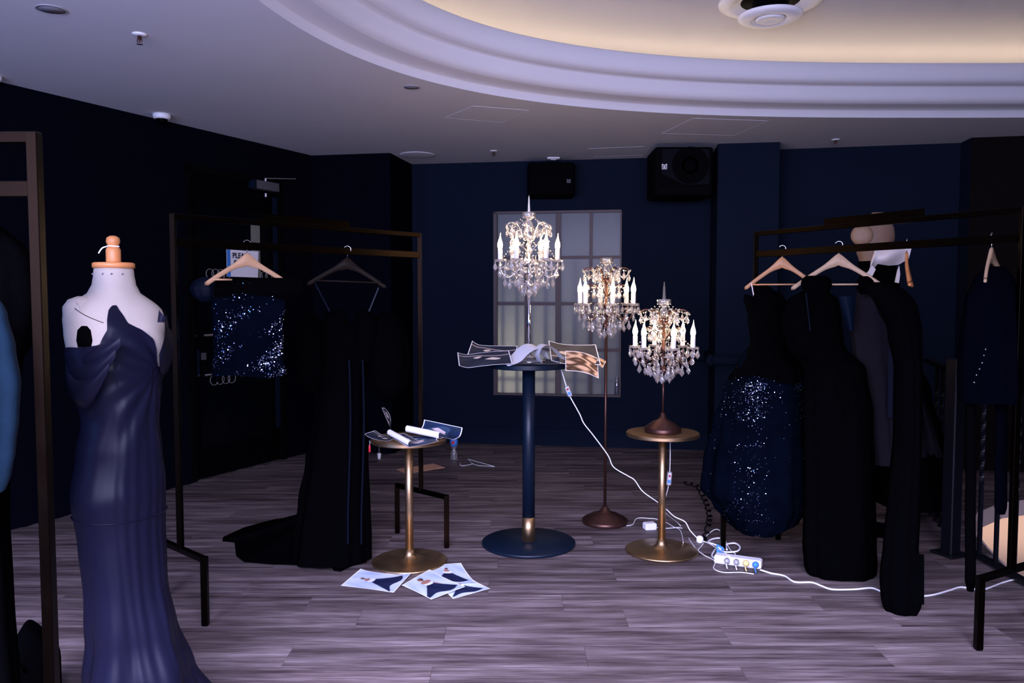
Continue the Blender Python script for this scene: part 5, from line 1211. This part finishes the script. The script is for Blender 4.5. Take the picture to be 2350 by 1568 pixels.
# floor lamp cord with little white box
c2p = [F_(1438, 1207, .008), F_(1452, 1204), F_(1462, 1190), F_(1490, 1190), F_(1508, 1192), F_(1530, 1200), F_(1545, 1209), F_(1560, 1216), F_(1566, 1232), F_(1568, 1246, .022)]
cord('white cord of the floor lamp curling round the brass base', c2p, .0026, M_WHITE, name='lamp_cord')
cord('short white cord from the little white box', [F_(1508, 1211, .02), F_(1530, 1213), F_(1555, 1211), F_(1566, 1213)], .0026, M_WHITE, name='adapter_cord')
p = F_(1491, 1215, 0); t = thing('power_adapter', 'little white power adapter box behind the brass table', 'adapter', (p.x, p.y, 0), radians(12))
b = MB(); b.box((0, 0, .021), (.075, .06, .042), bev=.005); b.build('housing', M_WHITE, t); b = MB(); b.box((0, 0, .0425), (.06, .045, .002), bev=.0008); b.build('lid', M_WHITE, t)
p = F_(1606, 1245, 0); t = thing('plug', 'round white plug end near the power strip', 'plug', (p.x, p.y, 0), .4)
b = MB(); b.lathe([(.018, 0), (.021, .006), (.021, .026), (.016, .036), (.007, .04), (0, .041)], 20); b.build('plug_body', M_WHITE, t, True)
b = MB(); b.box((.035, .012, .014), (.04, .03, .028), bev=.006); b.build('plug_pins_block', M_BLACK, t)
# thin cord loop
cord('thin white cord loop rising by the rack foot', [F_(1602, 1262), F_(1614, 1248), F_(1620, 1232), F_(1640, 1216, .03), F_(1654, 1220, .03), F_(1664, 1240, .02), F_(1676, 1262, .01), F_(1688, 1272, .01)], .0024, M_WHITE, name='thin_cord')
# black curly lead
hel = []; cl_ = catmull([F_(1570, 1110, .02), F_(1598, 1116, .02), F_(1612, 1138, .05), F_(1622, 1160, .05), F_(1628, 1185, .05), F_(1626, 1205, .04), F_(1618, 1236, .02)], 20)
for i, q in enumerate(cl_): hel.append(q + Vector((.016 * cos(i * .62), 0, .012 * sin(i * .62) + .004)))
b = MB(); o_ = hel[0].copy(); b.tube([h - o_ for h in hel], .0042, 6); tag(b.build('curly_lead', M_BLACK, None, True, o_), 'black curly lead lying behind the sequinned skirt', 'cable')
# bottles
p = onz(1042, 1056, 0); t = thing('water_bottle', 'clear plastic water bottle with blue label near the left brass table', 'bottle', (p.x, p.y, 0))
prof = [(.030, 0), (.033, .004)] + [(.033 - .0022 * (i % 2), .008 + i * .008) for i in range(7)] + [(.031, .066), (.022, .088), (.019, .10), (.022, .112), (.033, .128), (.033, .19), (.027, .215), (.014, .238), (.013, .246)]
b = MB(); b.lathe(prof, 28); b.build('bottle_body', M_CLEARP, t, True)
b = MB(); b.lathe([(.0336, .130), (.0336, .190)], 28); lb = b.build('bottle_label', M_BLUEL, t, True)
b = MB(); b.grid(lambda a, c_: Vector((.0341 * cos(lerp(-2.2, -1.3, a)), .0341 * sin(lerp(-2.2, -1.3, a)), lerp(.15, .178, c_) + .01 * (a - .5))), 8, 4); b.build('label_patch', M_RED, lb, True)
b = MB(); b.lathe([(.0145, .244), (.0145, .262), (.012, .264), (0, .264)], 18); b.build('bottle_cap', M_WHITE, t, True)
q = onplane(1415, 912, W3, WB1); t = thing('small_bottle', 'small glass bottle of dark liquid on the window sill', 'bottle', (q.x, q.y - .012, WZ0 + .018))
b = MB(); b.lathe([(.022, 0), (.024, .004), (.024, .115), (.018, .135), (.013, .15), (.013, .175), (.015, .178), (.015, .184)], 22); b.build('bottle_body', M_CLEARP, t, True)
b = MB(); b.lathe([(0, .004), (.0215, .006), (.0215, .112), (.016, .128), (0, .128)], 20); b.build('liquid', mat('dark_violet_liquid', (.006, .008, .06), .2), t, True)
# wire hanger on the floor
W_ = lambda x, y: onz(x, y, .005)
hp_ = [W_(1057, 1063), W_(1056, 1068), W_(1066, 1069), W_(1080, 1066), W_(1085, 1065)]
t = thing('wire_hanger', 'white wire hanger lying on the floor by the back wall', 'hanger', W_(1090, 1066))
b = MB(); b.tube([p - t.location for p in catmull(hp_, 5)], .0025, 6); b.build('hook', M_WHITE, t, True)
b = MB(); b.tube([p - t.location for p in (W_(1085, 1065), W_(1074, 1054), W_(1135, 1071), W_(1098, 1069))], .0025, 6, closed=True); b.build('wire_frame', M_WHITE, t)
# cardboard pieces
q4 = [onz(x, y, .004) for x, y in ((910, 1077), (994, 1064), (1021, 1073), (932, 1087))]; o_ = sum(q4, Vector()) / 4; o_.z = 0
b = MB(); b.add([p - o_ for p in q4] + [p - o_ - Vector((0, 0, .0035)) for p in q4], [(0, 3, 2, 1), (4, 5, 6, 7), (0, 1, 5, 4), (1, 2, 6, 5), (2, 3, 7, 6), (3, 0, 4, 7)]); tag(b.build('cardboard_sheet', M_CARD, None, False, o_), 'flat brown cardboard sheet on the floor behind the brass table', 'cardboard')
Yc2 = onz(700, 1106, 0).y; o_ = onz(700, 1106, 0)
b = MB(); f_ = lambda a, c_: onY(lerp(lerp(699, 706, c_), lerp(760, 765, c_), a), lerp(1105, 1062, c_), Yc2 + .03 * c_ - .02 * sin(pi * c_)) - o_
b.grid(f_, 5, 8); nb = len(b.v); b.add([Vector(v) + Vector((0, .004, 0)) for v in b.v], [tuple(reversed(f)) for f in b.f]); tag(b.build('cardboard_sheet', M_CARD, None, True, o_), 'upright brown cardboard piece behind the black trained gown', 'cardboard')
# tags hanging beside the gown
p = onY(848, 1012, 4.28); t = thing('garment_tag', 'small red tag hanging on a thread beside the black gown', 'tag', p); b = MB(); b.tube([(0, 0, .0), (.002, 0, -.012), (0, 0, -.022)], .0009, 5); b.build('thread', M_PAPER, t)
b = MB(); b.lathe([(.004, -.022), (.006, -.03), (.007, -.062), (0, -.064)], 10); b.build('tag_body', M_RED, t, True)
p = onY(870, 1030, 4.75); t = thing('garment_tag', 'small white rolled tag below the left brass table top', 'tag', p); b = MB(); b.tube([(0, 0, .02), (.0, 0, -.028)], .0009, 5); b.build('thread', M_PAPER, t)
b = MB(); b.lathe([(.0, -.028), (.012, -.028), (.0085, -.064), (0, -.064)], 12); b.build('tag_body', M_PAPER, t, True)
